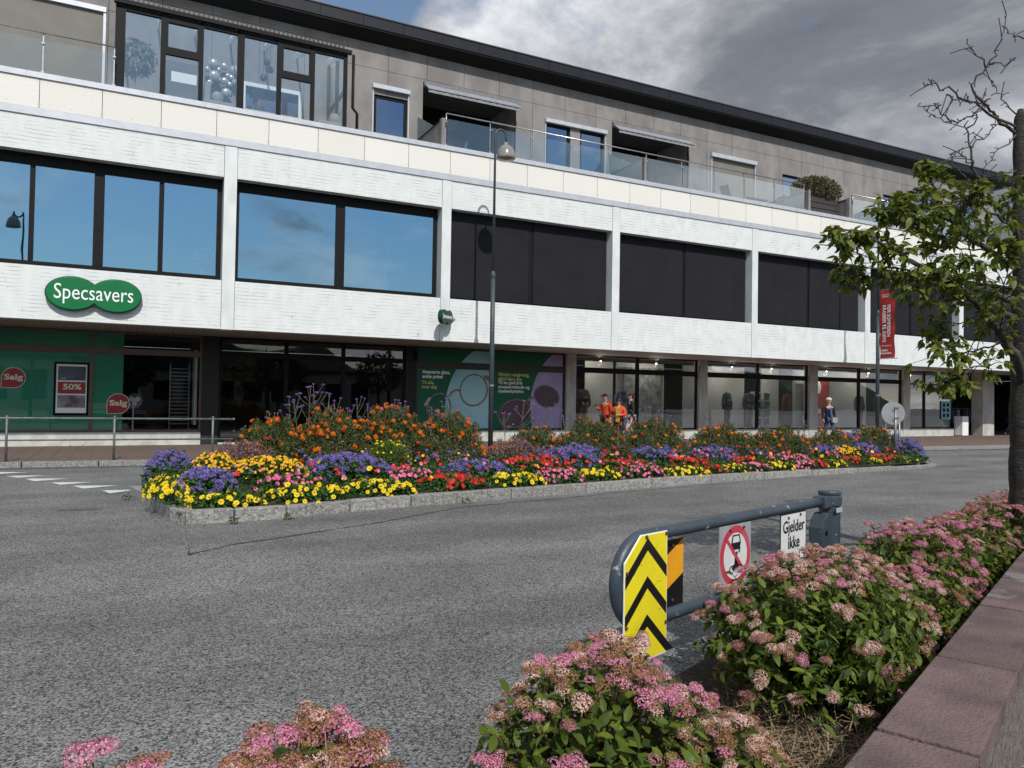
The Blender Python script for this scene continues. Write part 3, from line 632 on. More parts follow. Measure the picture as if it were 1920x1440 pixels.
# -- glass balustrades
def rail(x0, x1, posts, y=22.25):
    bl = part(MB().tube([(x0, y, 10.63), (x1, y, 10.63)], .022, 8).tube([(x0, y, 10.63), (x0, y, 10.2)], .018, 6), 'balustrade', STEEL, smooth=True)
    ps = [x0] + [p_ for p_ in posts if x0 < p_ < x1 - .2] + [x1]
    for p_ in ps:
        MB().box(p_ - .014, p_ + .014, y + .03, y + .06, 9.5, 10.62).box(p_ - .035, p_ + .035, y - .01, y + .03, 10.35, 10.39).box(p_ - .035, p_ + .035, y - .01, y + .03, 9.62, 9.66).build('rail_post', STEEL, bl)
    for a, b in zip(ps[:-1], ps[1:]): MB().box(a + .03, b - .03, y + .005, y + .015, 9.56, 10.46).build('glass_panel', GL_TER, bl)
rail(-10.3, -.36, [-8.1, -6.55, -5.0, -3.48, -1.94])
rail(8.93, 24.75, [10.48, 12.0, 13.55, 15.13, 16.75, 18.38, 19.92, 21.46, 23.07])
rail(27.62, 41.0, [29.64, 31.2, 32.7, 34.2, 35.7, 37.2, 38.7])
for a in (8.82, 16.66, 24.98, 27.42):
    tp = part(MB().box(a - .045, a + .045, 22.38, UY - .02, 9.2, 10.38), 'terrace_partition', GPANEL)
    MB().box(a - .06, a + .06, 22.2, 22.38, 9.2, 10.45).build('end_post', GPANEL, tp)
    MB().box(a - .06, a + .06, 22.38, UY - .02, 10.38, 10.42).build('capping', BLACK, tp)
    if a < 17:
        q = MB(); q.add([(a - .01, 23.0, 10.43), (a - .01, UY - .03, 10.43), (a - .01, UY - .03, 11.25), (a + .01, 23.0, 10.43), (a + .01, UY - .03, 10.43), (a + .01, UY - .03, 11.25)], [(0, 2, 1), (3, 4, 5), (0, 3, 5, 2), (1, 2, 5, 4), (0, 1, 4, 3)])
        q.build('glass_screen', GL_FROST, tp)
# -- conservatory
CY = 22.42
cf = MB(); cf.box(-.36, -.12, CY, CY + .12, 9.5, 11.86).box(5.70, 5.80, CY, CY + .12, 9.5, 11.86).box(-.12, 5.70, CY, CY + .12, 11.74, 11.86)
for a, b in ((.73, .86), (1.69, 1.80), (2.69, 2.87), (3.77, 3.89), (4.73, 4.84)): cf.box(a, b, CY - .002, CY + .12, 9.5, 11.74)
for a, b in ((.86, 1.69), (3.89, 4.73)):
    cf.box(a, b, CY, CY + .1, 10.80, 11.0)
    cf.box(a, b, CY - .004, CY + .1, 11.67, 11.74).box(a, a + .05, CY - .004, CY + .1, 11.0, 11.67).box(b - .05, b, CY - .004, CY + .1, 11.0, 11.67)
cf.box(-.4, 5.9, CY - .10, CY + .02, 11.87, 11.98)
cf.box(-.36, 5.8, CY, 24.6, 9.2, 9.5)
# side frames at right
cf.box(5.70, 5.80, CY + 1.0, CY + 1.08, 9.5, 12.1).box(5.70, 5.80, UY - .1, UY, 9.5, 12.3).box(5.71, 5.79, CY + .12, UY - .1, 10.75, 10.83)
cons = part(cf, 'conservatory', BLACK)
for a, b, c, d in ((-.12, .73, 9.5, 11.74), (.86, 1.69, 9.5, 10.8), (.91, 1.64, 11.0, 11.67), (1.8, 2.69, 9.5, 11.74), (2.87, 3.77, 9.5, 11.74), (3.89, 4.73, 9.5, 10.8), (3.94, 4.68, 11.0, 11.67), (4.84, 5.7, 9.5, 11.74)):
    MB().box(a, b, CY + .05, CY + .058, c, d).build('pane', GL_CONS, cons)
q = MB(); q.add([(5.75, CY + .12, 9.5), (5.75, UY - .1, 9.5), (5.75, UY - .1, 12.2), (5.75, CY + .12, 11.8)], [(0, 1, 2, 3)]); q.build('side_pane', GL_CONS, cons)
q = MB(); q.add([(-.36, CY, 11.92), (5.85, CY, 11.92), (5.85, UY, 12.5), (-.36, UY, 12.5)], [(0, 1, 2, 3)]); q.build('glass_roof', GL_CONS, cons)
q = MB()
for k in range(7): q.add([(-.3 + k * 1.0, CY, 11.86), (-.25 + k * 1.0, CY, 11.86), (-.25 + k * 1.0, UY, 12.44), (-.3 + k * 1.0, UY, 12.44), (-.3 + k, CY, 11.78), (-.25 + k, CY, 11.78), (-.25 + k, UY, 12.36), (-.3 + k, UY, 12.36)], [(0, 1, 2, 3), (4, 7, 6, 5), (0, 4, 5, 1), (1, 5, 6, 2), (3, 2, 6, 7), (0, 3, 7, 4)])
q.build('rafter', LET, cons)
q = MB(); q.tube([(-.3, CY - .02, 12.14), (5.8, CY - .02, 12.14)], .012, 5)
k = -.25
while k < 5.75: q.box(k, k + .075, CY - .02, CY, 11.98, 12.10); k += .125
q.build('snow_guard', mat('snow_guard', (.045, .045, .05), None, 3, .5), cons)
part(MB().box(-3.98, 7.2, UY + .125, UY + .2, 9.2, 12.5), 'conservatory_back', mat('pale_grey_wall', (.6, .6, .61), None, 1.5, .8))
o = part(MB().tube([(5.98, CY + .02, 11.9), (5.98, CY + .02, 10.3), (6.12, CY + .02, 10.15), (6.12, CY + .02, 9.4)], .045, 8), 'downpipe', BLACK, smooth=True)
# door and window in the conservatory's back wall
part(MB().box(.95, 1.95, UY - .03, UY + .0, 9.5, 11.5).box(1.1, 1.8, UY - .035, UY - .03, 10.9, 11.2, 1), 'inner_door', [mat('door_dark', (.09, .09, .10), None, 2, .5), LET])
part(MB().box(3.1, 4.9, UY - .04, UY, 11.2, 11.32).box(3.1, 3.2, UY - .04, UY, 9.7, 11.2).box(4.8, 4.9, UY - .04, UY, 9.7, 11.2).box(3.2, 4.8, UY - .02, UY, 9.7, 11.2, 1), 'inner_window', [LET, GL_UP])

# ---------------------------------------------------------------- things in the conservatory and on the terrace
def leafcloud(c, r, n, size, m, name, parent, droop=0.0, shell=.5, tmpl=LEAF4, zsq=1.0, world=True):
    d = rand_unit(n); rad = rng.uniform(shell, 1, n) ** .6
    T = np.array(c) + d * rad[:, None] * np.array(r); dirs = d + rng.normal(0, .6, (n, 3)); dirs[:, 2] -= droop; nr = rand_unit(n, .2)
    V, F = scatter(*tmpl, frames(dirs, nr), T, size * rng.uniform(.7, 1.3, n)); me = npmesh(name, V, F, m)
    o = link(name, me, parent, world); o['kind'] = 'stuff'; return o
t = thing('potted_fig', 'small weeping fig tree in a wide pale pot behind the leftmost conservatory pane', 'potted plant', (.12, 23.4, 9.5))
MB().lathe([(.001, 0), (.26, 0), (.36, .30), (.36, .36), (.32, .36), (.31, .30), (.001, .30)], (.12, 23.4, 9.5), 20).build('pot', mat('cream_pot', (.42, .41, .33), None, 4, .6), t, smooth=True)
MB().tube([(.1, 23.4, 9.8), (.14, 23.4, 10.3), (.08, 23.4, 10.8), (.15, 23.4, 11.2)], [.03, .025, .02, .01], 6).tube([(.14, 23.4, 10.3), (.3, 23.35, 10.9)], [.02, .01], 6).build('trunk', mat('pale_stem', (.4, .38, .34), None, 9, .8), t)
leafcloud((.15, 23.4, 10.95), (.50, .4, .50), 420, .16, mat('fig_leaf', (.10, .13, .09), (.16, .19, .15), 9, .4), 'foliage', t, droop=1.3, tmpl=LEAF4)
t = thing('bubble_wall_lamp', 'cluster of silvery glass bubbles hanging on the grey back wall of the conservatory', 'wall decoration', (2.5, 24.35, 11.2))
BUB = mat('silver_bubble', (.62, .62, .60), (.45, .45, .45), 5, .18, metal=.5)
for i, (bx, bz) in enumerate([(2.25, 11.59), (2.08, 11.39), (2.55, 11.57), (2.4, 11.44), (2.84, 11.51), (2.27, 11.23), (2.41, 11.14), (2.56, 11.13), (2.65, 11.31), (2.76, 11.27), (2.15, 11.0), (2.71, 11.06), (2.88, 11.15), (2.62, 10.78)]):
    r_ = [.17, .09, .12, .08, .16, .17, .07, .12, .07, .09, .09, .08, .11, .15][i]; MB().ball((bx, 24.38, bz), r_, r_ * .6, r_, 14).build('bubble', BUB, t, smooth=True)
for i, (bx, bz, bl) in enumerate([(3.6, 11.46, 'upper of the three smoked glass pendant lamps, left of the conservatory mullion'), (3.7, 11.26, 'middle smoked glass pendant lamp of three, nearest the mullion'), (3.51, 10.98, 'lowest hanging smoked glass pendant lamp of the three')]):
    t = thing('pendant_lamp', bl, 'lamp', (bx, 23.2, bz), group='pendant lamps in the conservatory')
    MB().ball((bx, 23.2, bz), .10, .10, .11, 14).build('globe', mat('smoked_glass', (.05, .05, .06), None, 3, .08), t, smooth=True)
    MB().tube([(bx, 23.2, bz + .1), (bx, 23.2, 12.0)], .006, 5).build('cord', BLACK, t)
BEIGE = mat('beige_fabric', (.46, .43, .38), (.40, .37, .33), 9, .9, .3, 90)
for (cx, lab) in ((1.95, 'beige lounge chair with white cushion left of the middle of the conservatory'), (5.15, 'beige lounge chair with grey cushion at the right end of the conservatory')):
    t = thing('lounge_chair', lab, 'chair', (cx, 23.2, 9.5)); sg = 1
    MB().box(cx - .1, cx + .75, 22.95, 23.6, 9.75, 9.98).build('seat', BEIGE, t, bevel=.06)
    q = MB(); q.prism([(cx + (.55 if cx > 4 else -.1), 9.9), (cx + (.75 if cx > 4 else .1), 9.9), (cx + (.78 if cx > 4 else .12), 10.45), (cx + (.66 if cx > 4 else -.05), 10.48)], 22.98, 23.58); q.build('backrest', BEIGE, t, bevel=.04)
    MB().ball((cx + (.48 if cx > 4 else .3), 23.2, 10.12), .17, .2, .2, 12).build('cushion', mat('cushion_grey', (.5, .49, .47), None, 12, .9), t, smooth=True)
    for lx in (-.05, .7):
        for ly in (23.0, 23.55): MB().tube([(cx + lx, ly, 9.5), (cx + lx, ly, 9.78)], .018, 6).build('leg', BLACK, t)
t = thing('vase', 'round grey vase with dried twigs below the pendant lamps', 'vase', (3.41, 23.2, 9.9))
MB().lathe([(.001, 0), (.07, 0), (.15, .15), (.13, .28), (.05, .36), (.06, .42)], (3.41, 23.2, 9.9), 16).build('body', mat('vase_grey', (.12, .12, .13), None, 5, .5), t, smooth=True)
q = MB()
for i in range(16):
    a = rng.uniform(0, 6.28); s_ = rng.uniform(.1, .28); q.tube([(3.41, 23.2, 10.3), (3.41 + s_ * math.cos(a), 23.2 + s_ * math.sin(a), 10.3 + rng.uniform(.2, .42))], .004, 4)
q.build('twigs', mat('dried_twig', (.14, .09, .07), None, 5, .9), t)['kind'] = 'stuff'
t = thing('side_table', 'low pale table carrying the vase in the conservatory', 'table', (3.3, 23.2, 9.5))
MB().box(2.95, 4.5, 22.95, 23.5, 9.84, 9.9).build('tabletop', LET, t)
for lx in (3.0, 4.45): MB().box(lx - .02, lx + .02, 23.0, 23.04, 9.5, 9.84).build('leg', LET, t)
# terrace furniture
SLING = mat('dark_sling', (.045, .045, .05), None, 9, .8)
for cx, lab, fl in ((21.3, 'dark folding terrace chair left of the small table, behind the glass balustrade', 1), (24.0, 'dark folding terrace chair right of the small table, behind the glass balustrade', -1)):
    t = thing('terrace_chair', lab, 'chair', (cx, 23.0, 9.2), group='terrace chairs')
    q = MB(); q.add([(cx - .25 * fl, 22.75, 10.25), (cx - .25 * fl, 23.2, 10.25), (cx, 23.2, 9.65), (cx, 22.75, 9.65), (cx - .22 * fl, 22.75, 10.26), (cx - .22 * fl, 23.2, 10.26), (cx + .03 * fl, 23.2, 9.66), (cx + .03 * fl, 22.75, 9.66)], [(0, 1, 2, 3), (7, 6, 5, 4), (0, 3, 7, 4), (1, 5, 6, 2), (0, 4, 5, 1), (3, 2, 6, 7)]); q.build('backrest', SLING, t)
    MB().box(min(cx, cx + .45 * fl), max(cx, cx + .45 * fl), 22.75, 23.2, 9.63, 9.66).build('seat', SLING, t)
    for ly in (22.76, 23.19):
        MB().tube([(cx - .1 * fl, ly, 9.2), (cx + .42 * fl, ly, 9.85)], .014, 6).build('leg', GALV, t); MB().tube([(cx + .42 * fl, ly, 9.2), (cx - .02 * fl, ly, 9.7)], .014, 6).build('leg', GALV, t)
t = thing('terrace_table', 'small dark terrace table between two folding chairs', 'table', (22.6, 23.0, 9.2))
MB().box(22.1, 23.2, 22.7, 23.4, 9.86, 9.9).build('tabletop', SLING, t)
for lx, ly in ((22.15, 22.75), (23.15, 22.75), (22.15, 23.35), (23.15, 23.35)): MB().tube([(lx, ly, 9.2), (lx, ly, 9.86)], .015, 6).build('leg', GALV, t)
t = thing('planter_box', 'dark timber planter box holding a rounded bush on the terrace', 'planter', (26.2, 23.3, 9.2))
for k in range(5): MB().box(25.1, 27.3, 22.75, 22.79, 9.25 + k * .24, 9.46 + k * .24).build('board', mat('dark_timber', (.05, .045, .045), (.035, .03, .03), 6, .7, stretch=(.2, 1, 4)), t)
MB().box(25.1, 27.3, 22.8, 23.9, 9.2, 10.3).build('box', BLACK, t)
t = thing('terrace_bush', 'rounded olive green bush spilling over the dark terrace planter', 'bush', (26.6, 23.3, 10.35))
q = MB()
for i in range(30):
    a = rng.uniform(0, 6.28); s_ = rng.uniform(.2, 1.2); q.tube([(26.6 + .1 * math.cos(a), 23.3, 10.3), (26.6 + s_ * math.cos(a), 23.3 + .4 * math.sin(a), 10.5 + rng.uniform(.2, .9))], .012, 4)
q.build('branches', TWIG, t)['kind'] = 'stuff'
leafcloud((26.6, 23.3, 10.85), (1.3, .8, .62), 7000, .10, BUSHLEAF, 'foliage', t, shell=.25)
t = thing('round_arch_frame', 'dark metal arch frame with hammock ring behind the right balustrade', 'garden furniture', (31.2, 23.0, 9.2))
MB().tube([(30.0 + 1.1 - 1.1 * math.cos(a), 23.2, 9.3 + 1.75 * math.sin(a)) for a in [PI * i / 16 for i in range(17)]], .03, 8).build('arch', BLACK, t, smooth=True)
MB().tube([(31.7 - .75 * math.cos(a), 22.9, 9.7 + .85 * math.sin(a)) for a in [PI * i / 12 for i in range(25)]], .03, 8).build('ring', BLACK, t, smooth=True)
t = thing('flower_box', 'terrace box of violet flowers behind the right balustrade', 'planter', (29.0, 22.7, 9.2))
MB().box(28.1, 30.3, 22.5, 22.85, 9.3, 9.72).build('box', BLACK, t)
leafcloud((29.2, 22.65, 9.85), (1.1, .2, .22), 900, .07, BEDLEAF, 'foliage', t); leafcloud((29.2, 22.62, 9.92), (1.05, .2, .22), 700, .05, mat('violet', (.09, .03, .16), None, 5, .8), 'flowers', t)
t = thing('far_terrace_bush', 'green bush at the far end of the terrace beside the tree trunk', 'bush', (44.2, 24, 9.2))
MB().tube([(44.2, 24, 9.2), (44.2, 24, 10.4)], .05, 6).build('stem', BARK, t); leafcloud((44.2, 24, 10.4), (1.5, 1, 1.0), 3000, .16, TREELEAF, 'foliage', t, shell=.3)

# things seen inside the upper windows
PALECH = mat('pale_chair', (.55, .60, .55), None, 3, .7)
for cx, lab in ((-1.75, 'pale curved chair back in the second upper pane from the left'), (.55, 'pale curved chair back beside the flowers in the upper window')):
    t = thing('office_chair', lab, 'chair', (cx, 23.0, 4.62), group='pale chairs in the upper windows')
    q = MB(); q.prism([(cx - .22, 4.95), (cx + .22, 4.95), (cx + .16, 5.55), (cx + .08, 5.64), (cx - .1, 5.64), (cx - .2, 5.5)], 22.98, 23.05); q.build('backrest', PALECH, t, bevel=.02)
    MB().box(cx - .24, cx + .24, 23.05, 23.5, 4.98, 5.06).build('seat', PALECH, t, bevel=.02); MB().tube([(cx, 23.28, 4.62), (cx, 23.28, 5.0)], .03, 8).build('leg', GALV, t)
t = thing('flower_vase', 'white flowers in a glass vase behind the fourth upper pane', 'vase', (1.92, 22.85, 4.9))
MB().lathe([(.001, 0), (.06, 0), (.09, .12), (.04, .25)], (1.92, 22.85, 4.92), 12).build('vase', LET, t, smooth=True)
q = MB()
for i in range(8):
    a = i * .8; fx, fz = 1.92 + .3 * math.cos(a) * (.4 + .08 * i), 5.55 + .16 * math.sin(a * 1.3); q.tube([(1.92, 22.85, 5.1), (fx, 22.85, fz)], .006, 4); q.ball((fx, 22.85, fz), .055, .05, .05, 8, 1)
q.build('flowers', [BEDLEAF, LET], t)

# ---------------------------------------------------------------- shop signs
def two_ovals(cx, cz, r, rz, dx, n=28):
    """outline of two overlapping ovals"""
    pts = []; h = math.acos(min(.999, dx / r)) if dx < r else 0
    a0 = math.acos(-dx / r) 
    for i in range(n + 1):
        a = -a0 + 2 * a0 * i / n; pts.append((cx + dx + r * math.cos(a), cz + rz * math.sin(a)))
    for i in range(1, n):
        a = PI - a0 + 2 * a0 * i / n; pts.append((cx - dx + r * math.cos(a), cz + rz * math.sin(a)))
    return pts
t = thing('shop_sign', 'large green sign of two joined ovals lettered Specsavers on the white beam', 'sign', (-.65, 22.0, 4.11))
q = MB(); q.prism(two_ovals(-.655, 4.11, .60, .435, .485), 21.94, 22.08); q.build('rim', SGREEN2, t, bevel=.02)
q = MB(); q.prism(two_ovals(-.655, 4.11, .575, .412, .485), 21.915, 21.945); q.build('face', SGREEN, t, bevel=.02)
text('Specsavers', 1.76, .50, (-.655, 21.905, 4.09), LET, t, bold=.0)
# blade sign: seen edge-on to its right, faces along the street
t = thing('blade_sign', 'small green double oval sign lettered Specsavers projecting from the wall', 'sign', (8.8, 21.75, 4.13))
bs = MB(); pts = two_ovals(0, 0, .19, .22, .155, 18); ang = R(38)
def bw(u, v, w): return (8.8 + u * math.cos(ang) + w * math.sin(ang), 21.72 + u * math.sin(ang) - w * math.cos(ang) , 4.13 + v)
n = len(pts); bs.add([bw(u, v, .07) for u, v in pts] + [bw(u, v, -.07) for u, v in pts], [tuple(range(n)), tuple(range(2 * n - 1, n - 1, -1))] + [(i, n + i, n + (i + 1) % n, (i + 1) % n) for i in range(n)])
bs.build('body', SGREEN2, t)
o = text('Specsavers', .56, .17, (0, 0, 0), LET, t, world=False, bold=.02); o.location = Vector(bw(0, 0, .078)) - Vector(t.location); o.rotation_euler = (0, 0, ang)
MB().tube([bw(.3, 0, 0), bw(.6, 0, 0)], .02, 6).build('bracket', STEEL, t)
# sale stickers
def sale(cx, cz, r, lab):
    t = thing('sale_sticker', lab, 'sticker', (cx, 25.13, cz), group='round sale stickers on the green window')
    pts = [(cx + r * math.cos(a), cz + r * math.sin(a)) for a in [-PI / 2 + 1.5 * PI * i / 24 for i in range(25)]] + [(cx - r, cz - r)]
    MB().prism(pts, 25.128, 25.134).build('border', CREAML, t)
    MB().prism([(cx + (x_ - cx) * .94, cz + (z_ - cz) * .94) for x_, z_ in pts], 25.124, 25.128).build('disc', MAROON, t)
    text('Salg', r * 1.55, r * .72, (cx, 25.120, cz + .0), CREAML, t, bold=.035)
sale(-2.66, 2.02, .29, 'left round maroon sticker reading Salg high on the green window'); sale(-.06, 1.33, .30, 'right round maroon sticker reading Salg beside the white fan')
for o in list(COL.objects):
    if o.name.startswith('sale_sticker'): o.location.y -= 0.0
t = thing('framed_poster', 'framed window poster reading 50% between the two sale stickers', 'poster', (-1.26, 25.13, 1.75))
MB().box(-1.70, -.83, 25.140, 25.150, .98, 2.50).build('backing', BLACK, t)
MB().box(-1.64, -.88, 25.134, 25.140, 1.05, 2.44).build('frame', LET, t)
MB().box(-1.60, -.91, 25.130, 25.134, 1.98, 2.38).build('picture_top', mat('dark_picture', (.03, .05, .09), (.10, .12, .16), 3, .5), t)
MB().box(-1.60, -.91, 25.130, 25.134, 1.60, 1.94).build('red_field', MAROON, t)
MB().box(-1.60, -.91, 25.130, 25.134, 1.20, 1.56).build('picture_bottom', mat('grey_picture', (.35, .38, .40), (.12, .06, .07), 3, .5), t)
text('50%', .46, .17, (-1.24, 25.126, 1.80), CREAML, t, bold=.03); text('Salg', .12, .05, (-1.46, 25.122, 2.03), CREAML, t, bold=.02)
t = thing('standing_fan', 'white standing fan behind the glass beside the right sale sticker', 'fan', (.36, 25.8, .5))
MB().tube([(.34, 25.8, .5), (.34, 25.8, 1.3)], .02, 8).build('pole', LET, t); MB().lathe([(.001, 0), (.2, 0), (.18, .03), (.001, .05)], (.34, 25.8, .5), 16).build('base', LET, t)
q = MB()
for k in range(5):
    rr_ = .21 - .035 * k; q.tube([(.37 + rr_ * math.cos(a), 25.7 - .008 * k, 1.42 + rr_ * math.sin(a)) for a in [2 * PI * i / 20 for i in range(21)]], .004, 4)
q.build('grille', LET, t)
for k in range(3):
    a = k * 2.09 + .5; MB().ball((.37 + .09 * math.cos(a), 25.76, 1.42 + .09 * math.sin(a)), .075, .01, .075, 10).build('blade', LET, t)
MB().ball((.37, 25.82, 1.42), .06, .09, .06, 10).build('motor', LET, t, smooth=True)
t = thing('display_rack', 'tall spectacle rack with rows of frames at the right end of the green window', 'rack', (1.7, 26.2, .5))
MB().box(1.35, 1.38, 26.1, 26.2, .5, 2.6).box(1.9, 1.93, 26.1, 26.2, .5, 2.6).build('upright', GALV, t)
for k in range(16): MB().box(1.4, 1.9, 26.05, 26.16, .7 + k * .115, .72 + k * .115).build('shelf', GALV, t)

# big window posters (prints on the glass, flat shapes)
TEALG = mat('poster_teal', (.42, .66, .72), (.20, .52, .62), .5, .5, spec=.3); LILAC = mat('poster_lilac', (.46, .38, .62), (.30, .24, .48), .5, .5, spec=.3)
FRAMEP = mat('print_frame', (.10, .06, .06), (.30, .22, .20), 12, .3); LENSD = mat('print_lens_dark', (.07, .03, .06), (.11, .06, .09), 2, .3)
def clipdisc(cx, cz, rx, rz, x1, z0, z1, n=60):
    """part of an oval left of x1 and between z0 and z1, as one polygon"""
    P = [(cx + rx * math.cos(a), cz + rz * math.sin(a)) for a in [2 * PI * i / n for i in range(n)]]
    def clip(P, ins, inter):
        o = []
        for i in range(len(P)):
            a, b = P[i], P[(i + 1) % len(P)]
            if ins(a): o.append(a)
            if ins(a) != ins(b): o.append(inter(a, b))
        return o
    P = clip(P, lambda p: p[0] < x1, lambda a, b: (x1, a[1] + (b[1] - a[1]) * (x1 - a[0]) / (b[0] - a[0])))
    for zc, sg in ((z0, 1), (z1, -1)):
        P = clip(P, lambda p: sg * (p[1] - zc) > 0, lambda a, b: (a[0] + (b[0] - a[0]) * (zc - a[1]) / (b[1] - a[1]), zc))
    return P
def ringline(t, c, rx, rz, rot, w, y, m, name='spectacle_rim', n=36):
    q = MB(); P = []
    for i in range(n):
        a = 2 * PI * i / n
        for k in (1, 1 - w / rx):
            u, v = rx * k * math.cos(a), rz * (1 - (w / rz if k != 1 else 0)) * math.sin(a); P.append((c[0] + u * math.cos(rot) - v * math.sin(rot), y, c[1] + u * math.sin(rot) + v * math.cos(rot)))
    q.add(P, [(2 * i, 2 * ((i + 1) % n), 2 * ((i + 1) % n) + 1, 2 * i + 1) for i in range(n)]); q.build(name, m, t)
def ell(c, rx, rz, rot, y0, y1, n=32):
    return MB().prism([(c[0] + rx * math.cos(a) * math.cos(rot) - rz * math.sin(a) * math.sin(rot), c[1] + rx * math.cos(a) * math.sin(rot) + rz * math.sin(a) * math.cos(rot)) for a in [2 * PI * i / n for i in range(n)]], y0, y1)
def strip(t, pts, w, y, m, name):
    q = MB(); vs = []
    for i, (x_, z_) in enumerate(pts):
        a, b = pts[max(i - 1, 0)], pts[min(i + 1, len(pts) - 1)]; d = Vector((b[0] - a[0], b[1] - a[1])).normalized(); nx, nz = -d.y * w / 2, d.x * w / 2; vs += [(x_ + nx, y, z_ + nz), (x_ - nx, y, z_ - nz)]
    q.add(vs, [(2 * i, 2 * i + 1, 2 * i + 3, 2 * i + 2) for i in range(len(pts) - 1)]); q.build(name, m, t)
PY = 25.128
t = thing('window_poster', 'green and pale blue window poster with clear round spectacles, reading Avanserte glass', 'poster', (10.6, 25.12, .55))
MB().prism(clipdisc(12.55, 1.3, 2.32, 2.45, 11.95, .58, 2.69), PY, PY + .003).build('blue_disc', TEALG, t); MB().prism(clipdisc(12.55, 1.3, 2.32, 2.45, 11.95, 2.93, 3.37), PY, PY + .003).build('blue_disc', TEALG, t)
ringline(t, (9.99, 1.32), .46, .53, -.25, .055, PY - .004, FRAMEP); ringline(t, (11.33, 1.96), .56, .60, -.35, .06, PY - .004, FRAMEP)
strip(t, [(10.38, 1.72), (10.48, 1.88), (10.64, 1.95), (10.8, 1.93)], .08, PY - .006, FRAMEP, 'bridge'); strip(t, [(9.55, 1.42), (9.7, 1.28), (10.2, .98), (10.9, .60)], .055, PY - .003, FRAMEP, 'temple'); strip(t, [(11.72, 2.42), (11.84, 2.44), (11.94, 2.36)], .16, PY - .005, FRAMEP, 'hinge'); strip(t, [(9.46, 1.38), (9.56, 1.52), (9.66, 1.66)], .10, PY - .005, mat('print_silver', (.5, .45, .42), None, 9, .3), 'hinge')
text('Avanserte glass,\nenkle priser', 1.06, .33, (9.87, PY - .003, 2.47), LET, t, bold=.045); text('Til alle,\nhver dag', .57, .31, (9.62, PY - .003, 2.10), YELL, t, bold=.03)
t = thing('window_poster', 'green and lilac window poster with dark sunglasses, reading Mindre rengjøring', 'poster', (13.6, 25.12, .55))
MB().prism(clipdisc(15.9, 1.35, 2.25, 2.5, 15.06, .58, 2.69), PY, PY + .003).build('lilac_disc', LILAC, t); MB().prism(clipdisc(15.9, 1.35, 2.25, 2.5, 15.06, 2.93, 3.37), PY, PY + .003).build('lilac_disc', LILAC, t)
ell((13.02, 1.13), .63, .47, .25, PY - .005, PY - .002).build('lens', LENSD, t); ell((14.36, 1.78), .52, .38, -.25, PY - .005, PY - .002).build('lens', LENSD, t)
ringline(t, (13.02, 1.13), .69, .53, .25, .05, PY - .008, FRAMEP); ringline(t, (14.36, 1.78), .57, .43, -.25, .045, PY - .008, FRAMEP)
strip(t, [(13.52, 1.55), (13.62, 1.68), (13.85, 1.74)], .09, PY - .009, FRAMEP, 'bridge'); strip(t, [(12.38, .95), (12.5, .75), (12.68, .58)], .06, PY - .009, FRAMEP, 'temple'); strip(t, [(14.46, 1.4), (14.38, .9), (14.30, .6)], .05, PY - .009, mat('print_temple', (.45, .4, .4), None, 9, .3), 'temple')
text('Mindre rengjøring,\nalltid klart syn', 1.30, .34, (12.95, PY - .003, 2.46), YELL, t, bold=.045); text('Til en god pris\nsmussavvisende og\nripebeskyttelse', 1.32, .47, (12.96, PY - .003, 2.09), LET, t, bold=.03)
# red banner inside
t = thing('sale_banner', 'tall red banner with sideways white lettering behind the shop window', 'banner', (30.4, 26.4, .6))
MB().box(29.55, 31.15, 26.40, 26.42, .60, 2.82).build('panel', RED, t)
text('Salg', 2.35, 1.25, (29.95, 26.39, 1.65), LET, t, rot=-PI / 2, bold=.03)
t = thing('notice', 'light blue window notice with photographs near the shop entrance', 'poster', (38.2, 25.09, 1.6))
MB().box(37.95, 38.72, 25.09, 25.098, .98, 1.93).build('sheet', mat('blue_sheet', (.22, .50, .58), None, 3, .6), t)
for k in range(2):
    for j in range(3): MB().box(38.06 + k * .33, 38.26 + k * .33, 25.084, 25.09, 1.1 + j * .27, 1.28 + j * .27).build('photo', BLACK, t)
o = MB().box(38.12, 38.58, 25.09, 25.098, 2.02, 2.55).build('notice', mat('gold_sheet', (.28, .22, .12), (.12, .09, .05), 5, .6)); tag(o, 'small ochre poster above the light blue notice', 'poster')
t = thing('white_cabinet', 'white cabinet standing at the passage beside the last shop window', 'cabinet', (39.15, 24.9, .12))
MB().box(38.95, 39.45, 24.6, 25.05, .15, 1.15).build('body', LET, t, bevel=.015); MB().box(38.97, 39.43, 24.62, 25.03, .12, .15).build('foot', BLACK, t)
o = MB().box(18.95, 20.9, 26.55, 26.6, .75, 3.1).build('white_screen', mat('mottled_screen', (.40, .42, .41), (.10, .12, .11), 3.2, .6), None); tag(o, 'large pale screen with a dark mottled pattern right of the grey suit', 'screen')  # pale and dark tones mottled by noise across the screen
t = thing('shelf_unit', 'white shop shelf unit with caps and bags between the dressed mannequins', 'shelf', (26.5, 26.3, .56))
MB().box(26.05, 26.10, 26.1, 26.5, .56, 2.2).box(26.9, 26.95, 26.1, 26.5, .56, 2.2).build('side_panel', DISP, t)
for k in range(5): MB().box(26.1, 26.9, 26.1, 26.5, .6 + k * .38, .64 + k * .38).build('shelf', DISP, t)
for k, (cx, cz) in enumerate([(26.25, 1.40), (26.6, 1.40), (26.35, 1.78), (26.7, 1.02)]):
    o = MB().ball((cx, 26.25, cz), .10, .12, .08, 10, t0=PI / 2).box(cx - .09, cx + .09, 26.08, 26.16, cz, cz + .012).build('cap', mat('cap_cloth', (.35, .35, .33), (.12, .12, .13), 3, .9)); tag(o, ['grey cap on the left of the middle shelf', 'grey cap on the right of the middle shelf', 'grey cap on the upper shelf of the shop unit', 'grey cap on the low shelf of the shop unit'][k], 'cap', 'caps on the shop shelves')
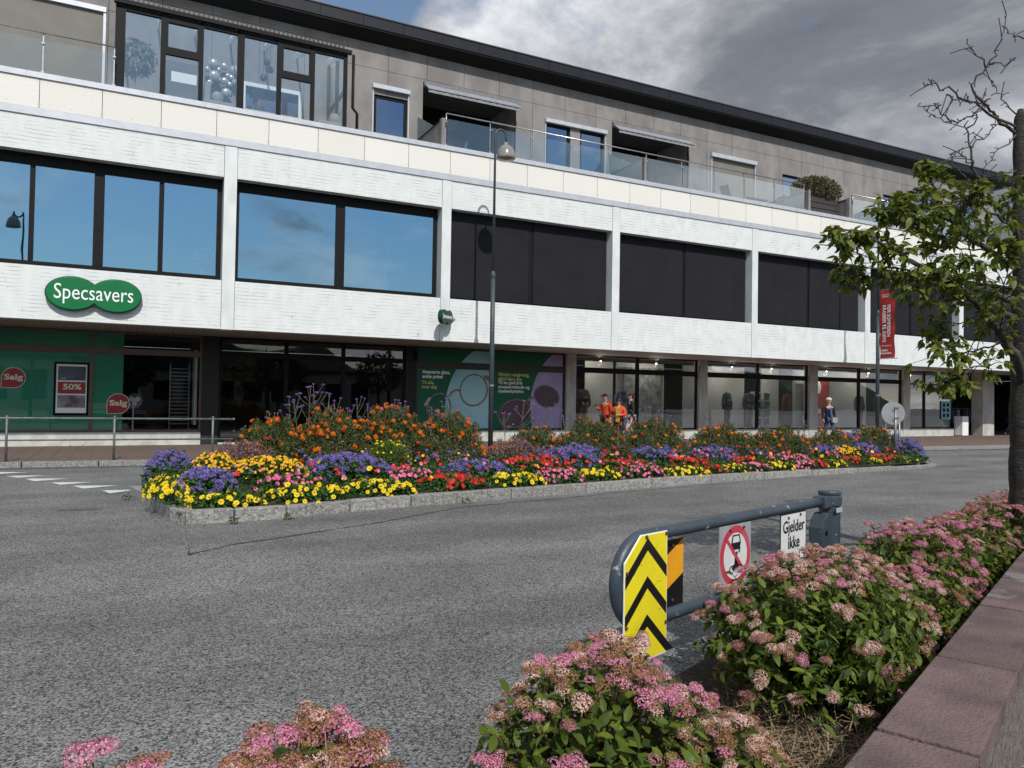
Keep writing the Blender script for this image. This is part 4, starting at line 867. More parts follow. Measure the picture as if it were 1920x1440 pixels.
# shop spot lamps (lit in the photograph)
for lx, lw_ in ((17.2, 'over the brown-jacket mannequin'), (20.0, 'over the large pale screen'), (24.2, 'over the grey-suited mannequin'), (26.6, 'over the white shelf unit'), (30.2, 'over the red banner'), (33.2, 'over the mannequins right of the red banner'), (36.4, 'behind the last shop panes')):
    t = thing('ceiling_spot', 'small lit spot lamp under the shop ceiling ' + lw_, 'lamp', (lx, 25.75, 3.2), group='lit spot lamps in the clothes shop')
    MB().tube([(lx, 25.75, 3.44), (lx, 25.75, 3.28)], .035, 8).build('housing', BLACK, t); MB().ball((lx, 25.75, 3.25), .035, .035, .03, 8).build('bulb', MATS.get('bulb') or emit('bulb', (1, .85, .6), 6), t)
    li = bpy.data.lights.new('spot_light', 'POINT'); li.energy = 30; li.color = (1, .9, .75); li.shadow_soft_size = .08; lo = bpy.data.objects.new('light', li); COL.objects.link(lo); lo.parent = t; lo.location = (0, .05, -.08)

# ---------------------------------------------------------------- people and mannequins
def skin(name, V, Eg, root, m, parent, sub=1, world=False):
    names = list(V); me = bpy.data.meshes.new(name); me.from_pydata([V[k][0] for k in names], [(names.index(a), names.index(b)) for a, b in Eg] if False else [], [])
    me = bpy.data.meshes.new(name); me.from_pydata([V[k][0] for k in names], [(names.index(a), names.index(b)) for a, b in Eg], [])
    o = bpy.data.objects.new(name, me); COL.objects.link(o)
    mo = o.modifiers.new('s', 'SKIN'); mo.use_smooth_shade = True; mo.branch_smoothing = .4
    for i, k in enumerate(names):
        r = V[k][1]; me.skin_vertices[0].data[i].radius = (r, r) if not isinstance(r, tuple) else r
        me.skin_vertices[0].data[i].use_root = (k == root)
    o.modifiers.new('d', 'SUBSURF').levels = sub
    dg = bpy.context.evaluated_depsgraph_get(); dg.update()
    me2 = bpy.data.meshes.new_from_object(o.evaluated_get(dg)); bpy.data.objects.remove(o)
    me2.materials.clear(); me2.materials.append(m); me2.polygons.foreach_set('use_smooth', [True] * len(me2.polygons)); me2.name = name
    return link(name, me2, parent, world)
def figure(kind, label, cat, loc, rz, h=1.72, pose=None, top=None, legs=None, shoe=None, hair=None, hair_style='short', skinm=SKIN, head=True, coat_len=0.0, group=None, cloth_r=1.0, sleeve=None):
    """figure built facing -Y, feet on the origin"""
    t = thing(kind, label, cat, loc, rz, group); s = h / 1.75
    J = dict(pel=(0, 0, .94), waist=(0, 0, 1.08), chest=(0, -.005, 1.28), nb=(0, .01, 1.44), neck=(0, -.005, 1.51), head=(0, -.02, 1.60), top=(0, -.01, 1.68),
             shL=(.175, 0, 1.40), elL=(.24, .03, 1.13), wrL=(.25, -.04, .90), haL=(.25, -.06, .83), shR=(-.175, 0, 1.40), elR=(-.24, .03, 1.13), wrR=(-.25, -.04, .90), haR=(-.25, -.06, .83),
             hipL=(.095, 0, .90), knL=(.11, -.02, .50), anL=(.11, .02, .09), toL=(.12, -.13, .035), hipR=(-.095, 0, .90), knR=(-.11, -.02, .50), anR=(-.11, .02, .09), toR=(-.12, -.13, .035))
    if pose: J.update(pose)
    J = {k: tuple(c * s for c in v) for k, v in J.items()}
    RR = dict(pel=(.15, .11), waist=(.13, .10), chest=(.16, .115), nb=(.075, .065), neck=.052, head=(.075, .09), top=(.062, .075), shL=.062, shR=.062, elL=.042, elR=.042, wrL=.03, wrR=.03, haL=(.036, .02), haR=(.036, .02),
              hipL=.09, hipR=.09, knL=.058, knR=.058, anL=.04, anR=.04, toL=.038, toR=.038)
    RR = {k: (tuple(c * s for c in v) if isinstance(v, tuple) else v * s) for k, v in RR.items()}
    E_ = [('pel', 'waist'), ('waist', 'chest'), ('chest', 'nb'), ('nb', 'neck'), ('neck', 'head'), ('head', 'top'), ('chest', 'shL'), ('shL', 'elL'), ('elL', 'wrL'), ('wrL', 'haL'), ('chest', 'shR'), ('shR', 'elR'), ('elR', 'wrR'), ('wrR', 'haR'),
          ('pel', 'hipL'), ('hipL', 'knL'), ('knL', 'anL'), ('anL', 'toL'), ('pel', 'hipR'), ('hipR', 'knR'), ('knR', 'anR'), ('anR', 'toR')]
    V = {k: (J[k], RR[k]) for k in J}
    if not head:
        for k in ('head', 'top'): V.pop(k)
        E_ = [e_ for e_ in E_ if 'head' not in e_ and 'top' not in e_]
    else:      # fingers and thumbs leave the palm one by one
        for sd in 'LR':
            hx = Vector(J['ha' + sd]); d = (hx - Vector(J['wr' + sd])).normalized(); side = d.cross(Vector((1, 0, 0))); side = (side if side.length > .2 else Vector((0, 1, 0))).normalized()
            for i in range(4):
                o_ = side * (.024 - .016 * i) * s; a = hx + o_ + d * .03 * s; b = a + d * (.045, .052, .048, .036)[i] * s + Vector((0, -.012, 0)) * s
                V['f%s%d' % (sd, i)] = (tuple(a), .009 * s); V['g%s%d' % (sd, i)] = (tuple(b), .0075 * s); E_ += [('ha' + sd, 'f%s%d' % (sd, i)), ('f%s%d' % (sd, i), 'g%s%d' % (sd, i))]
            a = hx + side * .04 * s - d * .02 * s; V['th' + sd] = (tuple(a + d * .03 * s), .010 * s); E_.append(('ha' + sd, 'th' + sd))
    skin('body', V, E_, 'pel', skinm, t)
    c = cloth_r
    if top:
        ks = ['pel', 'waist', 'chest', 'nb', 'shL', 'elL', 'wrL', 'shR', 'elR', 'wrR']
        VV = {}
        for k in ks:
            r = RR[k]; add = .022 * c * s
            VV[k] = (J[k], tuple(q_ + add for q_ in r) if isinstance(r, tuple) else r + add * .75)
        EE = [('pel', 'waist'), ('waist', 'chest'), ('chest', 'nb'), ('chest', 'shL'), ('shL', 'elL'), ('elL', 'wrL'), ('chest', 'shR'), ('shR', 'elR'), ('elR', 'wrR')]
        VV['col'] = ((J['nb'][0], J['nb'][1] + .008, J['nb'][2] + .045 * s), .068 * s); EE.append(('nb', 'col'))
        if coat_len:
            p = J['pel']; VV['hem'] = ((p[0], p[1], p[2] - coat_len * s), (.19 * s, .135 * s)); EE.append(('pel', 'hem'))
        skin('jacket', VV, EE, 'pel', top, t)
    if legs:
        VV = {}
        for k in ('pel', 'hipL', 'knL', 'anL', 'hipR', 'knR', 'anR'):
            r = RR[k]; VV[k] = (J[k], tuple(q_ + .012 for q_ in r) if isinstance(r, tuple) else r + .016)
        skin('trousers', VV, [('pel', 'hipL'), ('hipL', 'knL'), ('knL', 'anL'), ('pel', 'hipR'), ('hipR', 'knR'), ('knR', 'anR')], 'pel', legs, t)
    if shoe:
        for sd in 'LR':
            a, b = Vector(J['an' + sd]), Vector(J['to' + sd]); skin('shoe', {'a': (tuple(a + Vector((0, .03, -.03)) * s), .048 * s), 'b': (tuple(b), (.045 * s, .035 * s))}, [('a', 'b')], 'a', shoe, t)
    if head and hair:
        hd = Vector(J['head']); tp = Vector(J['top'])
        if hair_style == 'cap':
            MB().ball(tuple(tp + Vector((0, .005, -.015))), .094, .108, .085, 14, t0=PI * .45).add([tuple(tp + Vector(v)) for v in ((-.07, -.09, -.02), (.07, -.09, -.02), (.05, -.18, -.035), (-.05, -.18, -.035), (-.07, -.09, -.012), (.07, -.09, -.012), (.05, -.18, -.027), (-.05, -.18, -.027))], [(0, 3, 2, 1), (4, 5, 6, 7), (0, 1, 5, 4), (1, 2, 6, 5), (2, 3, 7, 6), (3, 0, 4, 7)]).build('cap', hair, t, smooth=False, world=False)
        else:
            q = MB(); n_ = 16; q.ball(tuple(tp + Vector((0, .018, -.02))), .093, .105, .088, n_, t0=PI * .42); q.ball(tuple(hd + Vector((0, .045, .03))), .085, .075, .105, n_)
            if hair_style == 'bun': q.ball(tuple(tp + Vector((0, .05, .085))), .045, .045, .05, 10)
            if hair_style == 'curly':
                for i in range(26):
                    d = rand_unit(1, 0)[0]; q.ball(tuple(tp + Vector((d[0] * .09, .02 + d[1] * .10, d[2] * .085 - .02))), .032, .032, .032, 6)
            q.build('hair', hair, t, smooth=True, world=False)
        f = Vector((0, -.088 * s, 0))
        MB().ball(tuple(hd + f + Vector((.03, .004, .022))), .010, .006, .008, 6).ball(tuple(hd + f + Vector((-.03, .004, .022))), .010, .006, .008, 6).build('eyes', HAIRD, t, world=False)
        MB().ball(tuple(hd + f + Vector((0, -.006, -.004))), .012, .016, .022, 8).build('nose', skinm, t, smooth=True, world=False)
        MB().ball(tuple(hd + f + Vector((0, .006, -.042))), .024, .006, .007, 8).build('mouth', mat('lips', (.38, .13, .11), None, 5, .5), t, smooth=True, world=False)
        MB().ball(tuple(hd + Vector((.082 * s, .01, .01))), .012, .02, .03, 8).ball(tuple(hd + Vector((-.082 * s, .01, .01))), .012, .02, .03, 8).build('ears', skinm, t, smooth=True, world=False)
    return t
ORANGE = mat('orange_jacket', (.50, .045, .008), (.34, .03, .006), 6, .8, .3, 25); ORANGE2 = mat('bright_orange_coat', (.66, .07, .010), (.44, .045, .008), 6, .8, .3, 25)
BLKC = mat('black_cloth', (.012, .012, .014), None, 6, .9); DENIM = mat('denim', (.035, .055, .10), (.05, .075, .13), 9, .9); NAVY = mat('navy_jacket', (.005, .010, .020), (.008, .015, .028), 6, .85)
BLUEJ = mat('blue_jacket', (.02, .07, .20), None, 6, .8); GREYC = mat('grey_cloth', (.14, .145, .16), (.10, .105, .12), 14, .9, .3, 60); DGREYC = mat('charcoal_cloth', (.022, .024, .028), (.035, .037, .042), 14, .9, .3, 60)
REDK = mat('dark_red_knit', (.20, .02, .025), (.15, .015, .02), 20, .9, .4, 90); TANC = mat('tan_cloth', (.28, .22, .16), None, 9, .9); WHT = mat('white_cloth', (.6, .6, .6), None, 9, .9); MUST = mat('mustard_shirt', (.48, .27, .02), None, 9, .9)
MANN = mat('mannequin_black', (.02, .02, .022), None, 6, .5)
walkL = dict(knL=(.10, -.16, .52), anL=(.10, -.10, .12), toL=(.11, -.26, .06), knR=(-.10, .02, .50), anR=(-.10, .24, .13), toR=(-.11, .13, .04))
t = figure('person', 'person in orange jacket and black cap looking down at a phone by the shop window', 'person', (15.55, 22.9, .12), R(-75), 1.80, dict(elR=(-.24, -.04, 1.15), wrR=(-.17, -.28, 1.22), haR=(-.15, -.35, 1.24), head=(0, -.07, 1.585), top=(0, -.07, 1.67)), ORANGE, BLKC, BLKC, BLKC, 'cap', coat_len=.12)
MB().box(-.185, -.115, -.40, -.39, 1.26, 1.38).build('phone_case', BLACK, t, world=False)
for c in list(t.children):
    if c.name.startswith('phone_case'): c.parent = None; c.name = 'phone'; c.matrix_world = Matrix.Translation(t.location) @ Matrix.Rotation(R(-75), 4, 'Z') @ Matrix.Translation(Vector((0, 0, .0))); tag(c, 'dark phone held by the person in the black cap', 'phone')
t = figure('person', 'person in a bright orange coat over a mustard shirt with dark hair in a bun', 'person', (15.35, 21.8, .12), R(-50), 1.63, dict(elR=(-.26, -.06, 1.14), wrR=(-.12, -.26, 1.30), haR=(-.09, -.30, 1.36), elL=(.27, -.03, 1.13), wrL=(.12, -.22, 1.12), haL=(.06, -.26, 1.13), head=(0, -.05, 1.59), top=(0, -.05, 1.67)), ORANGE2, BLKC, BLKC, HAIRD, 'bun', coat_len=.25, cloth_r=1.8)
MB().box(-.07, .07, -.185, -.155, .80, 1.30).build('shirt', MUST, t, bevel=.01, world=False)
figure('person', 'person in a black sweater and light trousers with short dark hair looking away', 'person', (16.65, 22.9, .12), R(-110), 1.84, walkL, BLKC, WHT, BLKC, HAIRD, coat_len=.05)
t = figure('person', 'white-haired person in a dark jacket, blue top and jeans walking past the red banner', 'person', (25.25, 21.4, .12), R(-18), 1.80, walkL, NAVY, DENIM, BLKC, HAIRW, 'curly', coat_len=.08)
MB().box(-.045, .045, -.16, -.14, 1.02, 1.40).build('blue_top', mat('blue_top', (.02, .06, .24), None, 6, .8), t, bevel=.01, world=False)
o = MB().box(25.15, 25.42, 21.12, 21.19, .93, 1.13).tube([(25.18, 21.15, 1.13), (25.1, 21.2, 1.5)], .008, 5).build('handbag', mat('grey_bag', (.35, .33, .32), None, 6, .6), None, bevel=0); tag(o, 'small grey shoulder bag carried by the white-haired person', 'bag')
t = figure('person', 'person in a blue hooded jacket and jeans walking in the dark passage', 'person', (44.5, 25.4, .12), R(30), 1.75, walkL, BLUEJ, DENIM, WHT, HAIRD, coat_len=.06)
t = figure('person', 'person in a pale top half hidden behind the one in the blue jacket', 'person', (46.2, 26.2, .12), R(10), 1.72, walkL, WHT, DGREYC, BLKC, HAIRD)
armsdown = dict(elL=(.26, .02, 1.12), wrL=(.28, -.03, .88), haL=(.28, -.04, .81), elR=(-.26, .02, 1.12), wrR=(-.28, -.03, .88), haR=(-.28, -.04, .81))
def dummy(x, lab, top, legs, rz=0, y=25.72, cl=.1, h=1.84, group='dressed mannequins in the shop windows'):
    return figure('mannequin', lab, 'mannequin', (x, y, .56), rz, h, armsdown, top, legs, BLKC, None, skinm=MANN, head=False, coat_len=cl, group=group, cloth_r=2.1)
dummy(15.95, 'mannequin in a long black coat at the left edge of the clothes shop', BLKC, BLKC, cl=.4)
dummy(16.75, 'mannequin in a brown jacket with tan trousers behind the orange people', mat('brown_cloth', (.09, .06, .055), None, 9, .9), TANC, y=26.3)
t = dummy(18.22, 'mannequin in a light grey suit jacket above the person in black', mat('light_suit', (.24, .26, .32), None, 30, .9), WHT)
dummy(22.75, 'mannequin in a short dark hooded coat beside the concrete column', DGREYC, BLKC, y=26.1, cl=.25, h=1.62)
dummy(23.9, 'mannequin in a grey suit jacket with black trousers', GREYC, BLKC, R(15)); dummy(25.2, 'mannequin in a grey coat with pale grey trousers', mat('mid_grey_cloth', (.12, .12, .12), None, 20, .9), mat('pale_trousers', (.33, .34, .34), None, 9, .9), R(-10))
dummy(27.55, 'mannequin in a dark red sweater with black striped trousers', REDK, DGREYC, R(12), cl=.02); dummy(32.5, 'mannequin in a black patterned jacket right of the red banner', mat('patterned_cloth', (.02, .02, .022), (.18, .18, .18), 22, .9), BLKC)
dummy(33.9, 'mannequin in a dark vest with white sleeves behind the lamp post', DGREYC, BLKC); dummy(36.2, 'mannequin in a long dark jacket behind the last shop pane', DGREYC, BLKC, cl=.25)
t = thing('clothes_rack', 'clothes rack with dark and blue garments in the open passage', 'clothes rack', (41.2, 26.6, .12))
MB().tube([(40.3, 26.6, .12), (40.3, 26.6, 1.55), (42.6, 26.6, 1.55), (42.6, 26.6, .12)], .02, 8).build('frame', GALV, t)
for k in range(9):
    o = MB().box(40.4 + k * .24, 40.52 + k * .24, 26.35, 26.8, .55 + .1 * (k % 3), 1.48).build('garment', [BLKC, DENIM, GREYC, BLUEJ, WHT][k % 5], t, bevel=.03)

# ---------------------------------------------------------------- street furniture
def lamp_post(x, y, label, hx):
    t = thing('street_lamp', label, 'street lamp', (x, y, .12), group='arched street lamps')
    MB().tube([(x, y, .10), (x, y, 3.3), (x, y, 5.25)], [.075, .072, .068], 12).build('pole', LAMPP, t, smooth=True)
    MB().lathe([(.069, 0), (.08, .02), (.08, .12), (.05, .22)], (x, y, 5.2), 12).build('collar', LAMPP, t, smooth=True)
    r = hx / 2
    MB().tube([(x, y, 5.3), (x, y, 9.45)] + [(x + r - r * math.cos(a), y, 9.45 + r * 1.25 * math.sin(a)) for a in [PI * i / 12 for i in range(1, 13)]] + [(x + hx, y, 9.32)], [.045] + [.032] * 14, 10).build('arch', LAMPP, t, smooth=True)
    MB().lathe([(.001, .50), (.06, .49), (.065, .42), (.13, .39), (.21, .31), (.265, .20), (.285, .08), (.29, .03)], (x + hx, y, 8.83), 24).build('lamp_shade', mat('lamp_dome', (.26, .24, .23), (.20, .19, .18), 5, .2), t, smooth=True)
    MB().lathe([(.285, .04), (.29, 0), (.24, -.03), (.001, -.05)], (x + hx, y, 8.83), 24).build('lamp_glass', mat('lamp_glass', (.30, .28, .24), None, 5, .15), t, smooth=True)
    MB().lathe([(.078, 0), (.082, .03), (.078, .06)], (x, y, 2.0), 12).build('band', GALV, t); return t
lamp_post(9.72, 20.3, 'tall slim street lamp with a domed shade in front of the window posters', .36)
lamp_post(-3.95, 5.8, 'street lamp on the near side of the road, mirrored in the leftmost upper window', -.36)
t = lamp_post(26.7, 20.3, 'tall slim street lamp carrying a red banner, partly behind the tree', .42)
# banner: hangs off the second post, turned slightly so that we read it
t = thing('street_banner', 'red vertical banner lettered KRABBER TIL KØYS hanging on the farther street lamp', 'banner', (26.7, 20.3, 0), -PI / 2)
q = MB(); nn = 14
for i in range(nn + 1):
    z = 3.50 + 2.68 * i / nn; w_ = .03 * math.sin(i * 1.3)
    q.v += [(.10, w_, z), (.42, -.02 - w_, z), (.76, -.03 + w_, z)]
for i in range(nn): a = i * 3; q.f += [(a, a + 1, a + 4, a + 3), (a + 1, a + 2, a + 5, a + 4)]; q.m += [0, 0]
n0 = len(q.v); q.v += [(v[0], v[1] + .012, v[2]) for v in q.v]; q.f += [tuple(i + n0 for i in reversed(f)) for f in list(q.f)]; q.m += [0] * (len(q.f) // 2)
q.build('cloth', RED, t, smooth=True, world=False)
text('FØR SOMMEREN\nKRABBER TIL KØYS', 1.45, .36, (.44, -.075, 4.85), LET, t, rot=-PI / 2, bold=.02, world=False)
text('STAVANGER\nSENTRUM', .40, .13, (.44, -.075, 5.95), LET, t, bold=.01, world=False); text('STAVANGER.NO', .42, .05, (.44, -.075, 3.98), LET, t, bold=.01, world=False)
text('Stakin\nfestivalen', .44, .20, (.44, -.075, 3.75), LET, t, bold=.03, world=False)
MB().tube([(0, 0, 6.20), (.80, 0, 6.20)], .014, 6).tube([(0, 0, 3.48), (.88, 0, 3.48)], .014, 6).build('bracket', GALV, t, world=False)
# pedestrian railing
t = thing('pedestrian_railing', 'grey tubular pedestrian railing along the kerb in front of the green shop window', 'railing', (-2.2, 19.42, .12))
yr = lambda x: 19.5 - .036 * (x + 2.2)
q = [(x_, yr(x_), z_) for x_, z_ in ((-9, 1.06), (2.42, 1.05))]
MB().tube(q, .024, 8).ball((2.42, yr(2.42), 1.05), .035, n=8).build('top_rail', GREENMET, t, smooth=True); MB().tube([(x_, yr(x_), .58) for x_ in (-9, 2.42)], .018, 8).build('mid_rail', GREENMET, t, smooth=True)
for px in (-8.3, -6.25, -4.2, -2.16, -.11, 1.96): MB().tube([(px, yr(px), .1), (px, yr(px), 1.08)], .026, 8).ball((px, yr(px), 1.085), .032, n=8).build('post', GREENMET, t, smooth=True)
# round sign seen from behind on the island tip, with twin posts
t = thing('round_road_sign', 'back of a round grey road sign at the far tip of the flower island', 'road sign', (18.6, 13.7, .15))
def disc(c, r, th, rz, m, name, par, n=32, rim=0):
    q = MB(); cs, sn = math.cos(rz), math.sin(rz); P = lambda u, v, w: (c[0] + u * cs + w * sn, c[1] + u * sn - w * cs, c[2] + v)
    q.add([P(r * math.cos(2 * PI * i / n), r * math.sin(2 * PI * i / n), -th) for i in range(n)] + [P(r * math.cos(2 * PI * i / n), r * math.sin(2 * PI * i / n), th) for i in range(n)], [tuple(range(n)), tuple(range(2 * n - 1, n - 1, -1))] + [(i, (i + 1) % n, n + (i + 1) % n, n + i) for i in range(n)])
    return q.build(name, m, par)
disc((18.6, 13.66, 1.42), .31, .012, R(-30), mat('sign_back', (.33, .34, .35), (.26, .27, .28), 3, .45, metal=.3), 'plate', t)
MB().tube([(18.64, 13.62, .1), (18.64, 13.62, 1.60)], .035, 10).build('post', GALV, t, smooth=True); MB().tube([(18.98, 13.75, .1), (18.98, 13.75, 1.3)], .03, 10).build('post', GALV, t, smooth=True)
MB().box(18.55, 18.73, 13.57, 13.585, 1.55, 1.585).box(18.55, 18.73, 13.57, 13.585, 1.28, 1.31).build('clamp', GALV, t)
t = thing('bollard', 'short dark steel bollard on the pavement behind the round sign', 'bollard', (26.9, 20.1, .12)); MB().tube([(26.9, 20.1, .1), (26.9, 20.1, 1.02)], .06, 10).ball((26.9, 20.1, 1.02), .06, n=10).build('post', LAMPP, t, smooth=True)

# ---- swinging road gate in the foreground (local x runs along it)
GA = math.atan2(.302, .953); gx, gy = 5.03, 4.25
t = thing('road_gate', 'grey tubular road gate with a rounded end and a stout post', 'gate', (gx, gy, 0), GA)
MB().lathe([(.080, -.02), (.080, .90), (.088, .902), (.088, .918), (.084, .924), (.001, .926)], (0, 0, 0), 28).build('post', GATEP, t, smooth=False, world=False)
MB().lathe([(.082, .81), (.09, .815), (.09, .885), (.082, .89)], (0, 0, 0), 28).box(-.2, -.05, -.05, .05, .805, .892).build('collar', GATEP, t, world=False, bevel=.008)
rr = .0375; cxl = -2.52; P = [(-.14, 0, .85), (-.6, 0, .85), (-1.2, 0, .85), (-2.0, 0, .85), (cxl, 0, .85)]
P += [(cxl - .242 * math.sin(a), 0, .608 + .242 * math.cos(a)) for a in [PI * i / 14 for i in range(1, 14)]] + [(cxl, 0, .366), (-1.5, 0, .366), (-.10, 0, .366)]
MB().tube(P, rr, 20).build('rail', GATEP, t, smooth=True, world=False)
q = MB(); q.prism([(-.27, .18), (-.12, .18), (-.12, .76), (-.16, .77), (-.24, .72), (-.27, .66)], -.06, .05); q.build('lock_box', GATEP, t, bevel=.012, world=False)
for z in (.62, .50): MB().lathe([(.001, 0), (.018, 0), (.018, .006), (.001, .006)], (0, 0, 0), 14).build('keyhole', BLACK, t, world=False).matrix_local = Matrix.Translation((-.205, -.062, z)) @ Matrix.Rotation(PI / 2, 4, 'X')
MB().box(-.075, .03, -.088, -.082, .765, .80).build('maker_plate', SILVER, t, world=False)
def gsign(name, label, cat, dx=-.075, dz=.02): return thing(name, label, cat, (gx + dx * .953, gy + dx * .302, dz), GA)
def flat(pts, y0, y1): return MB().prism(pts, y0, y1)
def bolts(t, ps, y=-.058):
    q = MB()
    for (a, b) in ps: q.ball((a, y, b), .011, .008, .011, 8)
    q.build('bolt', RUST, t, world=False)
t = gsign('hazard_marker', 'yellow hazard board with black chevrons pointing up on the rounded end of the gate', 'sign')
out = [(-2.68, .16), (-2.277, .16), (-2.277, .852), (-2.533, .852), (-2.68, .715)]
flat(out, -.052, -.046).build('board', LET, t, world=False); flat([(-2.674, .168), (-2.283, .168), (-2.283, .846), (-2.531, .846), (-2.674, .713)], -.054, -.052).build('face', SIGNY, t, world=False)
for za in (.83, .62, .41, .20):
    ax, th_ = -2.47, .068; k = .93; L_ = -2.674; R_ = -2.283
    def lz(x, z0): return z0 - k * abs(x - ax)
    pts = []
    poly = [(ax, za), (L_, lz(L_, za)), (L_, lz(L_, za - th_)), (ax, za - th_), (R_, lz(R_, za - th_)), (R_, lz(R_, za))]
    # two bars meeting in the middle, cut at the lower edge
    for sd in (0, 1):
        xe = (L_, R_)[sd]; pl = [(ax, za), (xe, lz(xe, za)), (xe, lz(xe, za - th_)), (ax, za - th_)]
        if min(p_[1] for p_ in pl) < .17:
            xz = ax + (1 if sd else -1) * max(0, (za - .17) / k); xz2 = ax + (1 if sd else -1) * max(0, (za - th_ - .17) / k)
            if za - th_ < .17: pl = [(ax, za), (xz, .17), (ax, .17)]
            else: pl = [(ax, za), (xz, .17), (xz2, .17), (ax, za - th_)]
        if sd: pl = pl[::-1]
        flat(pl, -.0545, -.054).build('chevron', SIGNB, t, world=False)
cr_ = random.Random(5)
for (ca_0, cz_0) in ((-2.60, .64), (-2.40, .56), (-2.56, .45), (-2.36, .42), (-2.62, .33), (-2.42, .74)):
    q = MB(); pp = [(ca_0, cz_0)]
    for k in range(7): pp.append((pp[-1][0] + cr_.uniform(.004, .016), pp[-1][1] + cr_.uniform(-.006, .016)))
    vs = []
    for (a_, b_) in pp: vs += [(a_, -.0549, b_ - .0009), (a_, -.0549, b_ + .0009)]
    q.add(vs, [(2 * i, 2 * i + 2, 2 * i + 3, 2 * i + 1) for i in range(len(pp) - 1)]); q.build('film_crack', RUST, t, world=False)
bolts(t, [(-2.487, .838), (-2.293, .838), (-2.662, .66), (-2.662, .37), (-2.293, .335)])
t = gsign('warning_board', 'black board with an orange slanted band fixed behind the yellow chevron board', 'sign', .068, -.018)
flat([(-2.50, .40), (-2.10, .40), (-2.10, .80), (-2.50, .80)], .045, .052).build('board', SIGNB, t, world=False)
flat([(-2.50, .36 + .05), (-2.103, .59), (-2.103, .797), (-2.50, .60)], .043, .045).build('band', SIGNO, t, world=False); bolts(t, [(-2.22, .765), (-2.22, .44)], .04)
t = gsign('prohibition_sign', 'round red-ringed no motor vehicles sign on a grey square plate under the gate rail', 'sign')
flat([(-1.70, .405), (-1.30, .405), (-1.30, .806), (-1.70, .806)], -.052, -.047).build('plate', SIGNG, t, world=False)
circ = lambda r, y0, y1, n=40: flat([(-1.5 + r * math.cos(-2 * PI * i / n), .605 + r * math.sin(2 * PI * i / n)) for i in range(n)][::1], y0, y1)
def cdisc(r, y, m, name):
    q = MB(); n = 44; q.add([(-1.5 + r * math.cos(2 * PI * i / n), y, .605 + r * math.sin(2 * PI * i / n)) for i in range(n)], [tuple(range(n))]); q.build(name, m, t, world=False)
cdisc(.194, -.0525, SIGNR, 'red_ring'); cdisc(.148, -.053, SIGNW, 'white_field')
def shp(pl, name='pictogram', m=SIGNB, y=-.0535): q = MB(); q.add([(a, y, b) for a, b in pl], [tuple(range(len(pl)))]); q.build(name, m, t, world=False)
cx_, cz_ = -1.495, .665
shp([(cx_ - .05, cz_ - .012), (cx_ + .05, cz_ - .012), (cx_ + .062, cz_ + .02), (cx_ + .045, cz_ + .075), (cx_ - .045, cz_ + .075), (cx_ - .062, cz_ + .02)]); shp([(cx_ - .044, cz_ + .025), (cx_ + .044, cz_ + .025), (cx_ + .034, cz_ + .065), (cx_ - .034, cz_ + .065)], 'pictogram', SIGNW, -.054)
shp([(cx_ - .058, cz_ - .022), (cx_ + .058, cz_ - .022), (cx_ + .058, cz_ - .012), (cx_ - .058, cz_ - .012)]); shp([(cx_ - .05, cz_ - .045), (cx_ - .033, cz_ - .045), (cx_ - .033, cz_ - .02), (cx_ - .05, cz_ - .02)]); shp([(cx_ + .033, cz_ - .045), (cx_ + .05, cz_ - .045), (cx_ + .05, cz_ - .02), (cx_ + .033, cz_ - .02)])
for wx in (-.052, .052):
    q = MB(); q.tube([(-1.5 + wx + .024 * math.cos(a), -.0535, .52 + .024 * math.sin(a)) for a in [2 * PI * i / 16 for i in range(17)]], .004, 4); q.build('pictogram', SIGNB, t, world=False)
shp([(-1.55, .522), (-1.50, .510), (-1.455, .53), (-1.445, .565), (-1.49, .56), (-1.535, .548)]); shp([(-1.515, .555), (-1.475, .552), (-1.468, .595), (-1.495, .605), (-1.512, .59)]); q = MB(); q.ball((-1.488, -.0535, .618), .014, .001, .015, 12); q.build('pictogram', SIGNB, t, world=False)
sl = .0135; shp([(-1.5 - .125 - sl * .7, .605 + .125 - sl * .7), (-1.5 + .125 - sl * .7, .605 - .125 - sl * .7), (-1.5 + .125 + sl * .7, .605 - .125 + sl * .7), (-1.5 - .125 + sl * .7, .605 + .125 + sl * .7)], 'slash', SIGNR, -.0545)
bolts(t, [(-1.57, .775), (-1.40, .78)])
t = gsign('supplementary_plate', 'white plate lettered Gjelder ikke Taxi with a thin black border under the gate rail', 'sign')
flat([(-.876, .36), (-.47, .36), (-.47, .806), (-.876, .806)], -.052, -.047).build('plate', SIGNB, t, world=False); flat([(-.868, .368), (-.478, .368), (-.478, .798), (-.868, .798)], -.054, -.052).build('face', SIGNW, t, world=False)
for s_, w_, h_, z_ in (('Gjelder', .34, .115, .700), ('ikke', .18, .088, .598), ('Taxi', .19, .088, .480)): text(s_, w_, h_, (-.672, -.0575, z_), SIGNB, t, bold=.012, world=False)
bolts(t, [(-.76, .775), (-.57, .785)])

